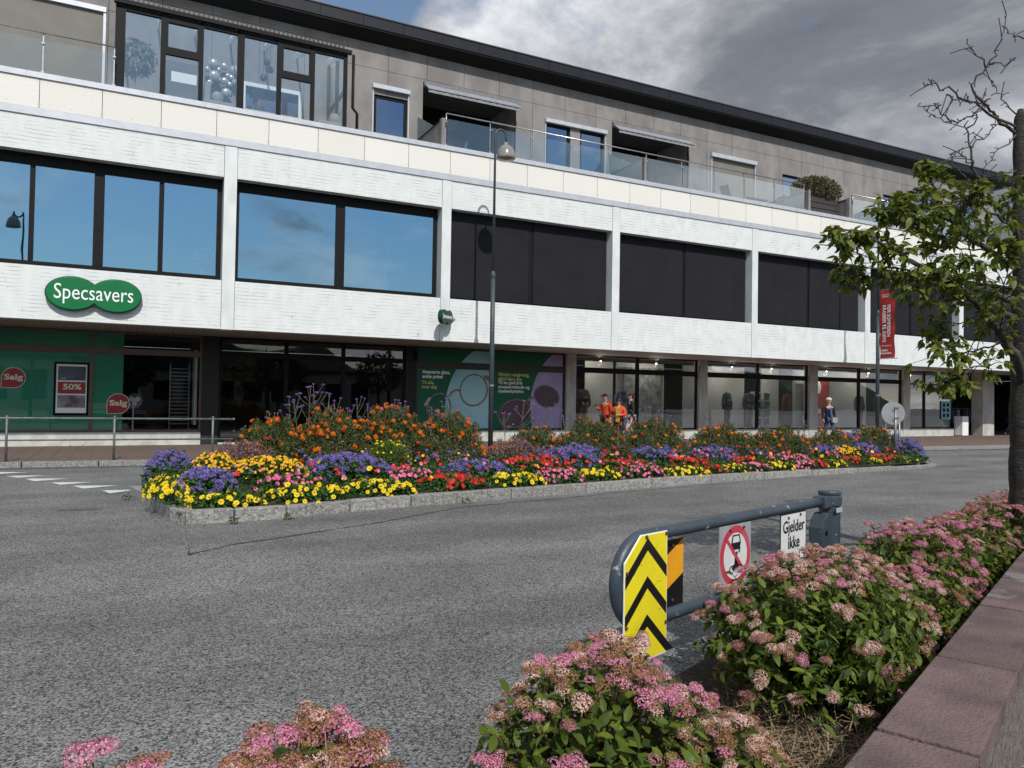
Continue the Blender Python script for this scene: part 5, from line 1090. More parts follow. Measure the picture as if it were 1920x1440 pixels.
# ---------------------------------------------------------------- planter wall, soil bed (local frame: x along the wall, y towards the road)
WA = R(23.4); W0 = Vector((2.29, 1.75, 0))
def wl(x, y, z=0): return (W0.x + x * math.cos(WA) - y * math.sin(WA), W0.y + x * math.sin(WA) + y * math.cos(WA), z)
t = thing('planter_wall', 'low wall capped with reddish brown stone slabs beside the shrubs', 'wall', (W0.x, W0.y, 0), WA)
js = [-6.6, -5.6, -4.6, -3.6, -2.72, -1.82, -.92, .03, 1.04, 2.20, 3.10, 4.05, 5.0, 5.95, 6.9, 7.85, 8.8, 9.75]
for a, b in zip(js[:-1], js[1:]):
    MB().box(a + .012, b - .012, -.305, .0, .435, .50 + random.uniform(-.003, .003)).build('coping_stone', COPING, t, bevel=.006, world=False)
for a, b in zip([j + .35 for j in js[:-1]], [j + .35 for j in js[1:]]):
    for c, d in ((-.02, .21), (.216, .433)):
        MB().box(a + .004, b - .004, -.285, -.02, c, d).build('wall_block', WALLB, t, bevel=.008, world=False)
g = MB(); g.slab([wl(-9, 0)[:2], wl(12, 0)[:2], wl(12, 1.38)[:2], wl(-9, 1.38)[:2]], -.02, .022); struct(g.build('planting_bed', SOIL))

# ---------------------------------------------------------------- flower island
def yf(X): return float(np.interp(X, [.7, 2, 2.9, 3.9, 5, 6.65, 9.3, 13.6, 18, 19.5], [10.2, 10.31, 10.58, 10.8, 10.99, 11.2, 11.73, 12.34, 12.75, 12.95]))
def yb(X): return 13.38 + (X - .16) * .047
ISL = thing('flower_island', 'long raised traffic island edged with granite kerb stones', 'traffic island', (8, 12.5, 0))
line = [(.16, 13.38), (.32, 12.45), (.46, 11.55), (.60, 10.62)] ; fr = [(.74, 10.24)]
xs = [1.32, 1.98, 2.9, 3.88, 5.7, 7.3, 9.0, 10.7, 12.4, 14.1, 15.8, 17.4, 18.8]
fr += [(x_, yf(x_)) for x_ in xs] + [(19.7, 13.15), (20.0, 13.7), (19.7, 14.2), (19.0, 14.27)]
bk_ = [(x_, yb(x_)) for x_ in (17.5, 15.8, 14.1, 12.4, 10.7, 9.0, 7.3, 5.7, 4.0, 2.4, .9)]
ring = line + fr + bk_; cen = Vector((9, 12.7))
def inset(p, d=.17):
    return p
for i in range(len(ring)):
    a, b = Vector(ring[i]), Vector(ring[(i + 1) % len(ring)]); d = b - a; ln = d.length
    if ln < .05: continue
    d.normalize(); nrm = Vector((-d.y, d.x))
    if nrm.dot(cen - (a + b) / 2) < 0: nrm = -nrm
    a2 = a + d * .011; b2 = b - d * .011; w = .17
    pa, pb = ring[i - 1], ring[(i + 2) % len(ring)]
    def miter(p, q_, r_):
        d1 = (Vector(q_) - Vector(p)).normalized(); d2 = (Vector(r_) - Vector(q_)).normalized(); n1 = Vector((-d1.y, d1.x)); n2 = Vector((-d2.y, d2.x))
        if n1.dot(cen - Vector(q_)) < 0 and False: pass
        n1 = n1 if True else -n1; m_ = (n1 + n2); m_ = m_.normalized() / max(.5, m_.normalized().dot(n1)); return m_
    ma = miter(pa, ring[i], ring[(i + 1) % len(ring)]); mb_ = miter(ring[i], ring[(i + 1) % len(ring)], pb)
    if ma.dot(nrm) < 0: ma = -ma
    if mb_.dot(nrm) < 0: mb_ = -mb_
    ia, ib = a2 + ma * w, b2 + mb_ * w
    pl = [(a2.x, a2.y), (b2.x, b2.y), (ib.x, ib.y), (ia.x, ia.y)]
    ar = sum(pl[k][0] * pl[(k + 1) % 4][1] - pl[(k + 1) % 4][0] * pl[k][1] for k in range(4))
    if ar < 0: pl = pl[::-1]
    zt = .165 - .09 * min(1, max(0, (a.x - 9) / 9)) + random.uniform(-.006, .006)
    MB().slab(pl, -.02, zt).build('kerb_stone', GRAN, ISL, bevel=.014)
def soil_z(X, Y):
    o_ = Y - yf(X); bd = yb(X) - Y; return .13 + .26 * min(1, max(0, (o_ - .15) / 1.3)) * min(1, max(0, bd / .9)) * min(1, max(.0, (19.2 - X) / 1.5)) * min(1, max(0.05, (X - .45) / .6))
q = MB(); NX, NY = 60, 10; xs_ = np.linspace(.35, 19.75, NX)
for i, X in enumerate(xs_):
    lo, hi = yf(X) + .12, yb(X) - .1
    if X < .62: lo = yf(X) + (.62 - X) / .27 * 1.9 + .1
    if X > 19: lo += (X - 19) * .5; hi = min(hi, 14.2)
    for j in range(NY):
        Y = lo + (hi - lo) * j / (NY - 1); q.v.append((X, Y, soil_z(X, Y)))
for i in range(NX - 1):
    for j in range(NY - 1): a = i * NY + j; q.f.append((a, a + NY, a + NY + 1, a + 1)); q.m.append(0)
o = q.build('soil', SOIL, ISL)

# -- flower shapes
def petal_flower(n, r, w, cup=.2, centre=.28, twist=0):
    v = []; f = []; mi = []
    for i in range(n):
        a = 2 * PI * i / n + twist; c, s_ = math.cos(a), math.sin(a); b = len(v)
        pts = [(0, 0, 0), (r * .55, -w, r * cup), (r, -w * .45, r * cup * .8), (r, w * .45, r * cup * .8), (r * .55, w, r * cup)]
        v += [(x_ * c - y_ * s_, x_ * s_ + y_ * c, z_ + .002 * (i % 2)) for x_, y_, z_ in pts]; f += [(b, b + 1, b + 2), (b, b + 2, b + 3), (b, b + 3, b + 4)]; mi += [0] * 3
    if centre:
        b = len(v); k = 6; v += [(0, 0, r * .22)] + [(r * centre * math.cos(2 * PI * i / k), r * centre * math.sin(2 * PI * i / k), r * .08) for i in range(k)]
        f += [(b, b + 1 + i, b + 1 + (i + 1) % k) for i in range(k)]; mi += [1] * k
    return v, f, mi
def pompom(r, n, seed, flat_=.75, zmin=-.1, fs=.45):
    """dense head of small upright petals over a dome (marigold, ageratum, spirea floret clusters)"""
    g_ = np.random.default_rng(seed); z = g_.uniform(zmin, 1, n); a = g_.uniform(0, 2 * PI, n); q_ = np.sqrt(1 - z * z); d = np.stack([q_ * np.cos(a), q_ * np.sin(a), z], 1)
    T = d * np.array([r, r, r * flat_]); v = []; f = []
    for i in range(n):
        D = Vector(d[i]); u = D.orthogonal().normalized(); w = D.cross(u); an = g_.uniform(0, 6.28); u2 = u * math.cos(an) + w * math.sin(an); w2 = D.cross(u2); s_ = r * fs * g_.uniform(.8, 1.2); b = len(v); P_ = Vector(T[i])
        v += [tuple(P_ - u2 * s_ * .5 - D * s_ * .1), tuple(P_ + u2 * s_ * .5 - D * s_ * .1), tuple(P_ + w2 * s_ * .6 + D * s_ * .35), tuple(P_ - w2 * s_ * .5 + D * s_ * .2)]; f += [(b, b + 1, b + 2), (b, b + 3, b + 1)]
    return v, f, [0] * len(f)
TEMPL = {'yellow': [petal_flower(8, .042, .016, .15, .30, k) for k in (0, .3)], 'bidens': [petal_flower(6, .026, .012, .2, .3)], 'red': [petal_flower(5, .036, .020, .10, 0), petal_flower(5, .032, .018, .25, 0, .5)],
         'pink': [petal_flower(5, .035, .020, .10, 0), petal_flower(5, .031, .018, .25, 0, .5)], 'purple': [pompom(.036, 34, s_, .6, 0, .42) for s_ in (1, 2, 3)], 'marigold': [pompom(.037, 40, s_, .7, -.2, .5) for s_ in (4, 5)], 'redmarigold': [pompom(.032, 34, 6, .7, -.2, .5)], 'verbena': [pompom(.035, 26, 8, .6, 0, .5)], 'green': [petal_flower(5, .02, .01, .1, 0)], 'pinkish': [pompom(.02, 8, 9, 1, 0, .5)]}
FM = {'yellow': [F_YEL, F_YEC], 'bidens': [F_BID, F_YEC], 'red': [F_RED], 'pink': [F_PNK], 'purple': [F_PUR], 'marigold': [F_MAR], 'redmarigold': [F_MRD], 'verbena': [F_VER], 'green': [F_YEL], 'pinkish': [SP_PINK]}
FMESH = {}
for k, L_ in TEMPL.items():
    FMESH[k] = []
    for v, f, mi in L_:
        me = bpy.data.meshes.new('flower'); me.from_pydata(v, [], f)
        for m in FM[k]: me.materials.append(m)
        me.polygons.foreach_set('material_index', mi); me.update(); FMESH[k].append(me)
def put_flowers(kind, P, D, parent, objs, size=1.0, name='flower'):
    """first objs of the list as single objects, the rest joined"""
    org = Vector(parent.location)
    for i in range(min(objs, len(P))):
        o = bpy.data.objects.new(name, FMESH[kind][i % len(FMESH[kind])]); COL.objects.link(o); o.parent = parent; o.location = Vector(P[i]) - org
        o.rotation_euler = Vector(D[i]).to_track_quat('Z', 'Y').to_euler(); s_ = size * random.uniform(.8, 1.2); o.scale = (s_, s_, s_)
    rest_ = P[objs:]; 
    if len(rest_):
        v, f, mi = TEMPL[kind][0]; d = np.array(D[objs:], float); M = frames(np.cross(d, rand_unit(len(d))) + 1e-6, d); sc = size * rng.uniform(.8, 1.2, len(rest_))
        V, F = scatter(v, f, M, np.array(rest_), sc); me = npmesh(name + 's', V, F, FM[kind], np.tile(mi, len(rest_))); o = link(name + 's', me, parent); o['kind'] = 'stuff'
LEAFM = {'yellow': BEDLEAF, 'bidens': BEDLEAF, 'red': BEDLEAF, 'pink': BEDLEAF, 'purple': BEDLEAF, 'marigold': MARLEAF, 'green': GRNLEAF, 'pinkish': PINKLEAF}
CFG = {'yellow': (1500, .060, 92, .5), 'bidens': (1700, .05, 240, .3), 'red': (1500, .058, 105, .4), 'pink': (1500, .058, 105, .4), 'purple': (1300, .06, 165, .5), 'marigold': (3200, .065, 46, .8), 'green': (3200, .045, 40, .4), 'pinkish': (2600, .05, 150, .5)}
def dome_pts(n, cx, cy, rx, ry, z0, h, lump, seed):
    g_ = np.random.default_rng(seed); a = g_.uniform(0, 2 * PI, n); r = np.sqrt(g_.uniform(0, 1, n)); x = r * np.cos(a); y = r * np.sin(a)
    prof = np.sqrt(np.clip(1 - r ** 2.6, 0, 1)) * (1 + lump * .22 * np.sin(x * 7 + cx * 3) * np.cos(y * 6 + cy * 5) + lump * .12 * np.sin(x * 17 + 2))
    nx = np.stack([x * 1.1 / rx, y * 1.1 / ry, np.full(n, .9 / max(rx, ry))], 1); nx /= np.linalg.norm(nx, axis=1, keepdims=True)
    return np.stack([cx + x * rx, cy + y * ry, z0 + h * prof], 1), nx
def patch(kind, cx, cy, rx, ztop, ry, label, seed, objs):
    z0 = soil_z(cx, cy) - .03; h = max(.10, ztop - z0); cat = 'shrub' if kind in ('marigold', 'green', 'pinkish') else 'flowers'
    nm = {'marigold': 'marigold_bush', 'green': 'bright_green_mound', 'pinkish': 'pinkish_grass_clump', 'yellow': 'yellow_flower_clump', 'bidens': 'golden_flower_clump', 'red': 'red_flower_clump', 'pink': 'pink_flower_clump', 'purple': 'purple_flower_clump'}[kind]
    t = thing(nm, label, cat, (cx, cy, z0)); dl, ls, df, lump = CFG[kind]; area = PI * rx * ry * (1 + 1.2 * h / max(rx, ry))
    n = int(area * dl); P, Nn = dome_pts(n, cx, cy, rx, ry, z0, h, lump, seed); dep = rng.uniform(0, 1, n) ** 2 * min(.30, h * .75); P = P - Nn * dep[:, None]
    d = Nn * .55 + rng.normal(0, .55, (n, 3)); d[:, 2] += .35 if kind in ('marigold', 'green', 'pinkish') else .05; nr = Nn + rng.normal(0, .4, (n, 3))
    tm = ([(0, 0, 0), (-.13, .45, .03), (0, .45, 0), (.13, .45, .03), (0, 1, -.10)], LEAF4[1]) if kind in ('marigold', 'green', 'pinkish') else LEAF4
    V, F = scatter(*tm, frames(d, nr), P, ls * rng.uniform(.7, 1.35, n)); o = link('foliage', npmesh('foliage', V, F, LEAFM[kind]), t); o['kind'] = 'stuff'
    df = df * (1 if kind != 'marigold' else (.62 if cx < 6.2 else .34)); nf = int(area * df); P, Nn = dome_pts(nf, cx, cy, rx * 1.0, ry * 1.0, z0, h, lump, seed + 77); P = P + Nn * rng.uniform(.0, .035, nf)[:, None]
    face = Nn + np.array([-.15, -.55, .25]) + rng.normal(0, .3, (nf, 3)); face /= np.linalg.norm(face, axis=1, keepdims=True)
    o_ = np.argsort(-P[:, 2] + P[:, 1] * 3); o_ = np.argsort(P[:, 1]) ; P, face = P[o_], face[o_]
    if kind == 'marigold':
        P[:, 2] += rng.uniform(0, .05, nf); rr_ = rng.uniform(size=nf) < .28; put_flowers('marigold', P[~rr_], face[~rr_], t, objs); put_flowers('redmarigold', P[rr_], face[rr_], t, objs // 3)
        q_ = MB(); k = int(40 * rx)
        for i in range(k):
            a = rng.uniform(0, 6.28); r_ = rng.uniform(0, .9); x_, y_ = cx + rx * r_ * math.cos(a), cy + ry * r_ * math.sin(a); zt = z0 + h * math.sqrt(max(0, 1 - r_ ** 2.6)); dx = rng.uniform(-.09, .09)
            q_.tube([(x_, y_, zt - .15), (x_ + dx, y_, zt + rng.uniform(.05, .24))], .0035, 3, 0, False); e_ = q_.v[-1]; q_.ball(e_, .012, .012, .018, 5)
        o = q_.build('seed_stalks', mat('seed_stalk', (.13, .12, .06), (.20, .12, .06), 9, .9), t); o['kind'] = 'stuff'
    else: put_flowers(kind, P, face, t, objs, 1.05 if kind == 'purple' else .88, name='flower')
    return t
PT = [
('yellow', .72, 11.6, .40, .44, 1.0, 'yellow flower clump along the short left kerb of the island', 90),
('purple', .72, 12.75, .40, .68, .36, 'loose purple flower clump at the far left corner of the island', 60),
('bidens', 1.28, 12.1, .36, .72, .35, 'golden flower clump between the far left purple clump and the pink grass', 0),
('purple', 1.05, 11.1, .42, .58, .36, 'purple flower clump nearest the left front corner of the island', 70),
('yellow', 1.25, 10.62, .50, .30, .24, 'sparse yellow flowers at the left front kerb corner', 24),
('yellow', 2.35, 10.78, .62, .35, .26, 'yellow flower clump right of the left front kerb corner', 70),
('yellow', 3.45, 11.1, .62, .36, .28, 'yellow flower clump in front of the big purple clump', 80),
('pink', 2.2, 11.22, .56, .46, .28, 'pink flower clump below the golden flowers', 60),
('bidens', 1.95, 11.75, .62, .68, .42, 'broad golden flower clump in front of the orange flowering bushes', 150),
('purple', 3.2, 11.85, .72, .68, .42, 'big purple flower clump behind the front row of yellow flowers', 110),
('red', 4.75, 11.42, .62, .38, .40, 'dark red flower clump between two yellow ones at the front kerb', 70),
('pink', 4.15, 11.75, .5, .46, .35, 'sparse pink flowers between the big purple clump and the red ones', 30),
('yellow', 5.95, 11.50, .60, .34, .28, 'yellow flower clump right of the dark red ones', 60),
('purple', 5.5, 12.1, .66, .52, .36, 'purple flower clump at the foot of the largest orange bushes', 60),
('pink', 7.0, 11.78, .50, .38, .36, 'pink flower clump in front of the gap between the orange bushes', 40),
('red', 6.75, 12.3, .85, .55, .34, 'red flower clump in front of the gap between the orange bushes', 50),
('yellow', 7.85, 11.84, .55, .32, .28, 'yellow flower clump in front of the second purple group', 40),
('purple', 7.7, 12.65, .70, .66, .42, 'purple flower clump below the people in orange', 40),
('pink', 9.05, 12.05, .62, .36, .30, 'pink flower clump under the person in black', 30),
('red', 8.9, 12.5, .70, .44, .32, 'mixed red flower clump behind the pink one under the person in black', 30),
('yellow', 10.2, 12.15, .60, .30, .26, 'yellow flower clump at the middle of the island front', 20),
('purple', 10.1, 13.1, .6, .66, .4, 'narrow purple flower clump left of the middle bushes', 0),
('red', 10.7, 12.75, .62, .44, .34, 'red flower clump behind the middle yellow flowers', 0),
('red', 11.1, 12.36, .36, .30, .26, 'small red flower clump between two middle yellow clumps', 0),
('yellow', 11.65, 12.38, .40, .28, .25, 'small yellow flower clump right of the small red one', 0),
('purple', 11.9, 13.25, .72, .60, .42, 'wide purple flower clump in the middle of the island', 0),
('pink', 12.4, 12.5, .45, .30, .26, 'pink flower clump right of the small yellow one', 0),
('red', 12.5, 12.95, .60, .40, .30, 'red flower clump behind the middle pink one', 0),
('yellow', 13.2, 12.58, .46, .28, .26, 'yellow flower clump before the concrete column', 0),
('pink', 14.0, 13.15, .9, .42, .34, 'long pink flower clump in front of the dressed mannequins', 0),
('purple', 13.3, 13.5, .5, .50, .35, 'small purple flower clump under the grey-suited mannequin', 0),
('pink', 14.1, 12.74, .45, .30, .24, 'pink flower clump at the kerb under the red sweater', 0),
('red', 14.75, 12.86, .32, .30, .24, 'red flower clump at the kerb next to the pink ones', 0),
('yellow', 15.3, 12.86, .42, .27, .22, 'yellow flower clump at the kerb under the white-haired person', 0),
('purple', 15.9, 13.6, .72, .58, .42, 'purple flower clump under the white-haired person', 0),
('red', 16.15, 13.05, .50, .32, .26, 'red flower clump under the mannequin with a patterned jacket', 0),
('yellow', 16.85, 13.0, .36, .27, .20, 'yellow flower clump left of the last red ones', 0),
('purple', 17.3, 13.75, .80, .62, .42, 'purple flower clump in front of the farther street lamp', 0),
('red', 17.6, 13.2, .70, .34, .28, 'last red flower clump towards the island tip', 0),
('yellow', 18.5, 13.25, .45, .24, .25, 'last yellow flower clump at the island tip', 0),
('purple', 18.9, 13.95, .62, .76, .36, 'large purple flower clump at the far right end of the bed', 0),
('purple', 17.5, 14.0, .62, .86, .25, 'airy purple flowers rising behind the low bushes left of the round sign', 0),
('purple', 19.3, 13.7, .42, .62, .4, 'purple flower clump spilling to the tip right of the round sign', 0),
('purple', 8.1, 12.95, .6, .70, .3, 'upper purple flower clump in front of the people in orange', 0),
('bidens', 16.3, 13.35, .6, .55, .25, 'golden flower clump just below the white-haired person', 0),
('pinkish', 1.7, 12.35, .55, .86, .36, 'pinkish feathery clump at the left end behind the golden flowers', 0),
('marigold', 2.2, 12.75, .66, 1.13, .48, 'orange flowering bush at the left end of the island', 60),
('marigold', 3.15, 12.75, .70, 1.25, .5, 'orange flowering bush, second from the left, under the tall violet stems', 60),
('green', 4.0, 12.3, .46, .88, .36, 'bright green mound dotted with small yellow flowers', 0),
('marigold', 4.25, 12.98, .70, 1.32, .5, 'tallest orange flowering bush, behind the bright green mound', 60),
('marigold', 5.35, 12.98, .74, 1.22, .55, 'orange flowering bush left of the near street lamp', 60),
('pinkish', 6.7, 12.95, .70, .80, .40, 'low brownish pink clump in the gap right of the near street lamp', 0),
('marigold', 7.35, 13.2, .75, .95, .45, 'thin orange flowering bush right of the near street lamp', 30),
('marigold', 8.7, 13.3, .90, 1.10, .48, 'orange flowering bush in front of the people in orange', 30),
('marigold', 10.3, 13.35, .95, 1.10, .48, 'orange flowering bush in front of the large pale screen', 0),
('marigold', 12.4, 13.5, 1.05, .98, .45, 'orange flowering bush in the middle, before the concrete column', 0),
('marigold', 14.3, 13.6, 1.1, .93, .45, 'sparse orange flowering bush in front of the mannequins', 0),
('marigold', 16.3, 13.75, .95, .84, .42, 'low orange flowering bush behind the white-haired person', 0),
('marigold', 18.0, 13.85, .95, .92, .40, 'orange flowering bush beside the round sign', 0)]
for i, (k, cx, cy, rx, zt, ry, lab, ob) in enumerate(PT): patch(k, cx, cy, rx, zt, ry, lab, 100 + i, ob)
# low leaves filling the bed between the clumps
n = 26000; X = rng.uniform(.34, 19.4, n); lo = np.array([yf(x_) for x_ in X]) + .17; hi = 13.30 + (X - .16) * .047 - .15
lo = np.where(X < .68, lo + (.68 - X) / .28 * 1.9, lo); Y = lo + (hi - lo) * rng.uniform(0, 1, n) ** .85; off = Y - lo
zb = .16 + .22 * np.clip(off / 1.4, 0, 1) + rng.uniform(0, 1, n) * (.07 + .14 * np.clip(off / 1.2, 0, 1)); d = rng.normal(0, .7, (n, 3)); d[:, 2] += .35
V, F = scatter(*LEAF4, frames(d, rand_unit(n, .1)), np.stack([X, Y, zb], 1), .062 * rng.uniform(.7, 1.4, n)); o = link('ground_cover', npmesh('ground_cover', V, F, BEDLEAF)); tag(o, kind='stuff'); o['label'] = 'low green leaves covering the soil of the flower island'
# stray flowers through the bed
t = thing('stray_flowers', 'scattered mixed flowers seeded between the clumps of the island bed', 'flowers', (8, 12, .3))
for kd, n_, of in (('purple', 330, (.8, 2.2)), ('red', 110, (.5, 1.2)), ('bidens', 60, (.9, 2.0)), ('pink', 90, (.35, 1.1)), ('yellow', 25, (.25, .8)), ('redmarigold', 120, (1.4, 2.2))):
    P = []; 
    for i in range(n_):
        X_ = rng.uniform(1.2, 18.8); o_ = rng.uniform(*of); Y_ = min(yf(X_) + o_, yb(X_) - .2); P.append((X_, Y_, .26 + .34 * min(1, o_ / 1.4) + rng.uniform(0, .14)))
    D = rand_unit(n_, .2) + np.array([-.1, -.5, .2]); v, f, mi = TEMPL[kd][0]; V, F = scatter(v, f, frames(np.cross(D, rand_unit(n_)) + 1e-6, D), np.array(P), rng.uniform(.8, 1.15, n_)); o = link('flowers', npmesh('flowers', V, F, FM[kd], np.tile(mi, n_)), t); o['kind'] = 'stuff'
# tall violet verbena stems
VS = [(2.35, 1.20), (2.48, 1.60), (2.62, 1.55), (2.76, 1.78), (2.9, 1.82), (3.02, 1.66), (3.2, 1.55), (3.4, 1.42), (3.62, 1.58), (3.8, 1.50), (4.2, 1.58), (4.45, 1.52), (4.95, 1.45), (5.15, 1.70), (5.3, 1.62), (6.6, 1.35), (6.9, 1.60), (7.15, 1.52), (7.75, 1.55), (8.0, 1.3), (9.9, 1.45), (10.2, 1.5), (10.6, 1.35), (12.0, 1.3), (13.6, 1.25), (15.0, 1.2)]
VSTEM = mat('verbena_stem', (.11, .13, .07), (.07, .07, .05), 9, .8)
for i, (X_, zt) in enumerate(VS):
    y0 = min(12.75, yb(X_) - .5) if X_ < 6 else yb(X_) - .6; t = thing('verbena', 'tall thin violet-headed stem rising above the orange flowering bushes', 'plant', (X_, y0, .4), group='tall violet verbena stems'); q_ = MB(); lx = random.uniform(-.12, .12)
    top_ = Vector((X_ + lx, y0, zt)); q_.tube([(X_, y0, .4), (X_ + lx * .4, y0, .4 + (zt - .4) * .6), tuple(top_)], .0065, 4); P = [tuple(top_)]
    for k in range(random.randint(3, 6)):
        zb_ = random.uniform(.55, .85); b_ = Vector((X_ + lx * zb_, y0, .4 + (zt - .4) * zb_)); e_ = b_ + Vector((random.uniform(-.24, .24), random.uniform(-.1, .1), random.uniform(.1, .32))); q_.tube([tuple(b_), tuple((b_ + e_) / 2 + Vector((0, 0, -.02))), tuple(e_)], .0045, 4); P.append(tuple(e_))
    q_.build('stem', VSTEM, t); put_flowers('verbena', P, [(random.uniform(-.3, .3), -.3, 1)] * len(P), t, len(P), .72, 'flower_head')
# weeds in the kerb joints
for X_, Y_, lab in ((1.98, 10.22, 'small weed growing at the kerb below the yellow flowers'), (4.78, 10.86, 'dark weed tuft at the kerb below the red flowers'), (1.30, 10.15, 'low weed at the left kerb corner joint'), (.12, 13.0, 'green weed at the far left end of the short kerb')):
    t = thing('weed', lab, 'weed', (X_, Y_, 0)); leafcloud((X_, Y_ - .03, .03), (.07, .04, .06), 60, .035, BEDLEAF, 'leaves', t, shell=.1)

# ---------------------------------------------------------------- spirea shrubs
def corymb(seed, brown):
    """compound flat-domed head of many florets, about 8 cm across"""
    g_ = np.random.default_rng(seed); v = []; f = []; mi = []
    for k in range(g_.integers(3, 6)):
        a = g_.uniform(0, 6.28); r_ = g_.uniform(0, .035); c = np.array([r_ * math.cos(a), r_ * math.sin(a), g_.uniform(-.008, .01)]); R_ = g_.uniform(.018, .030)
        vv, ff, _ = pompom(R_, 105, seed * 9 + k, .60, -.05, .22); b = len(v); v += [tuple(np.array(p_) + c) for p_ in vv]; f += [tuple(i + b for i in q_) for q_ in ff]
        m_ = 0 if g_.uniform() > brown else 1; mi += [m_] * len(ff)
    b = len(v); v += [(0, 0, -.07), (.003, 0, -.07), (0, .003, -.07), (0, 0, 0), (.003, 0, 0), (0, .003, 0)]; f += [(b, b + 1, b + 4), (b, b + 4, b + 3), (b + 1, b + 2, b + 5), (b + 1, b + 5, b + 4)]; mi += [1] * 4
    return v, f, mi
HEADS = {}
for nm, br, ms in (('pink', .15, (SP_PINK, SP_PALE)), ('pale', .35, (SP_PALE, SP_BRN)), ('brown', .3, (SP_BRN, SP_PALE)), ('mixed', .5, (SP_PINK, SP_BRN))):
    HEADS[nm] = []
    for k in range(3):
        v, f, mi = corymb(20 + k + len(HEADS) * 5, br); me = bpy.data.meshes.new('flower_head'); me.from_pydata(v, [], f)
        for m in ms: me.materials.append(m)
        me.polygons.foreach_set('material_index', mi); me.update(); HEADS[nm].append(me)
v, f = LEAF8; lm = bpy.data.meshes.new('leaf'); lm.from_pydata(v, [], f); lm.materials.append(SPLEAF); lm.update()
STEM = mat('shrub_stem', (.10, .035, .025), (.06, .03, .02), 9, .7)
def spirea(c, rx, ry, h, nh, mix, label, seed, nstem=120, leaves=26, objleaf=120, z0=.05, size=1.0, lsize=.062):
    g_ = np.random.default_rng(seed); t = thing('spirea_shrub', label, 'shrub', (c[0], c[1], z0)); ca_, sa_ = math.cos(WA), math.sin(WA); stems = MB(); LP = []; LD = []; heads = []
    ns = nstem
    for i in range(ns):
        # golden-angle coverage of the dome
        zf = 1 - (i + .5) / ns * 1.02; a = i * 2.399963 + g_.uniform(-.15, .15); rr_ = math.sqrt(max(0, 1 - zf * zf)) if zf > 0 else 1.0
        k = 1 + g_.uniform(-.10, .10) + .06 * math.sin(3 * a + seed); u, w_ = rx * rr_ * math.cos(a) * k, ry * rr_ * math.sin(a) * k
        e_ = Vector((c[0] + u * ca_ - w_ * sa_, c[1] + u * sa_ + w_ * ca_, z0 + h * (.16 + .84 * max(0, zf) ** .7) * (1 + g_.uniform(-.08, .08))))
        b_ = Vector((c[0] + (e_.x - c[0]) * .18, c[1] + (e_.y - c[1]) * .18, z0)); md = b_.lerp(e_, .5) + Vector((0, 0, h * .10)); pts = [b_, b_.lerp(md, .55) , md, md.lerp(e_, .6), e_]
        stems.tube([tuple(p_) for p_ in pts], [.004, .0035, .003, .0025, .002], 4, 0, False); ax = (e_ - md).normalized()
        n_ = leaves
        for j in range(n_):
            tt = .12 + .88 * (j + g_.uniform()) / n_; kk = min(3, int(tt * 4)); p_ = pts[kk].lerp(pts[kk + 1], tt * 4 - kk); an = j * 2.4 + g_.uniform(-.4, .4); o1 = ax.orthogonal().normalized(); o2 = ax.cross(o1)
            dr = (o1 * math.cos(an) + o2 * math.sin(an)) * .95 + ax * g_.uniform(.1, .75) + Vector((0, 0, g_.uniform(-.35, .2))); LP.append(tuple(p_)); LD.append(tuple(dr))
        heads.append((e_, ax, zf))
    LP = np.array(LP); LD = np.array(LD); nr = rng.normal(0, .35, LD.shape) + np.array([0, -.1, 1.0]); M = frames(LD, nr); sc = lsize * rng.uniform(.6, 1.35, len(LP))
    rad = ((LP - np.array([c[0], c[1], z0])) / np.array([rx, ry, h])); score = (rad ** 2).sum(1) - .5 * (LP[:, 1] - c[1]); idx = np.argsort(-score); oi, ri = idx[:objleaf], idx[objleaf:]
    V, F = scatter(LEAF8[0], LEAF8[1], M[ri], LP[ri], sc[ri]); o = link('foliage', npmesh('foliage', V, F, SPLEAF, None, True), t); o['kind'] = 'stuff'
    for i in oi:
        o = bpy.data.objects.new('leaf', lm); COL.objects.link(o); o.parent = t; m_ = Matrix(M[i].tolist()).to_4x4(); o.matrix_local = Matrix.Translation(Vector(LP[i]) - t.location) @ m_ @ Matrix.Scale(float(sc[i]), 4)
    stems.build('stems', STEM, t)['kind'] = 'stuff'
    heads.sort(key=lambda q_: -q_[2]); heads = [q_ for q_ in heads if q_[2] > .02]; hs_ = heads[:int(nh * .45)]; side_ = heads[int(nh * .45):]; random.Random(seed).shuffle(side_); hs_ += side_[:nh - len(hs_)]
    for i, (e_, ax, zf) in enumerate(hs_):
        kd = mix[int(g_.uniform() * len(mix))]; nn_ = 1 + int(g_.uniform() > .5) + int(g_.uniform() > .75)
        for k in range(nn_):
            o = bpy.data.objects.new('flower_head', HEADS[kd if g_.uniform() > .3 else mix[int(g_.uniform() * len(mix))]][int(g_.integers(0, 3))]); COL.objects.link(o); o.parent = t
            off = Vector((g_.uniform(-.05, .05), g_.uniform(-.05, .05), g_.uniform(-.01, .02))) * (1 if k else .2) * size; o.location = e_ + off + ax * .015 - t.location
            n_ = (ax * .8 + Vector((g_.uniform(-.25, .25), g_.uniform(-.35, .1), .9))).normalized(); o.rotation_euler = n_.to_track_quat('Z', 'Y').to_euler(); s_ = size * g_.uniform(.75, 1.25); o.scale = (s_, s_, s_)
    return t
spirea((.36, 1.80), .36, .26, .735, 125, ['pink', 'brown', 'mixed', 'mixed', 'brown'], 'spirea shrub with large pink and brown heads at the bottom edge, nearest the camera', 11, 150, 22, 60, size=1.1)
spirea((.02, 1.92), .15, .12, .74, 20, ['pink', 'pink', 'mixed'], 'small sprig of bright pink spirea heads left of the nearest shrub', 12, 16, 20, 20, size=.95)
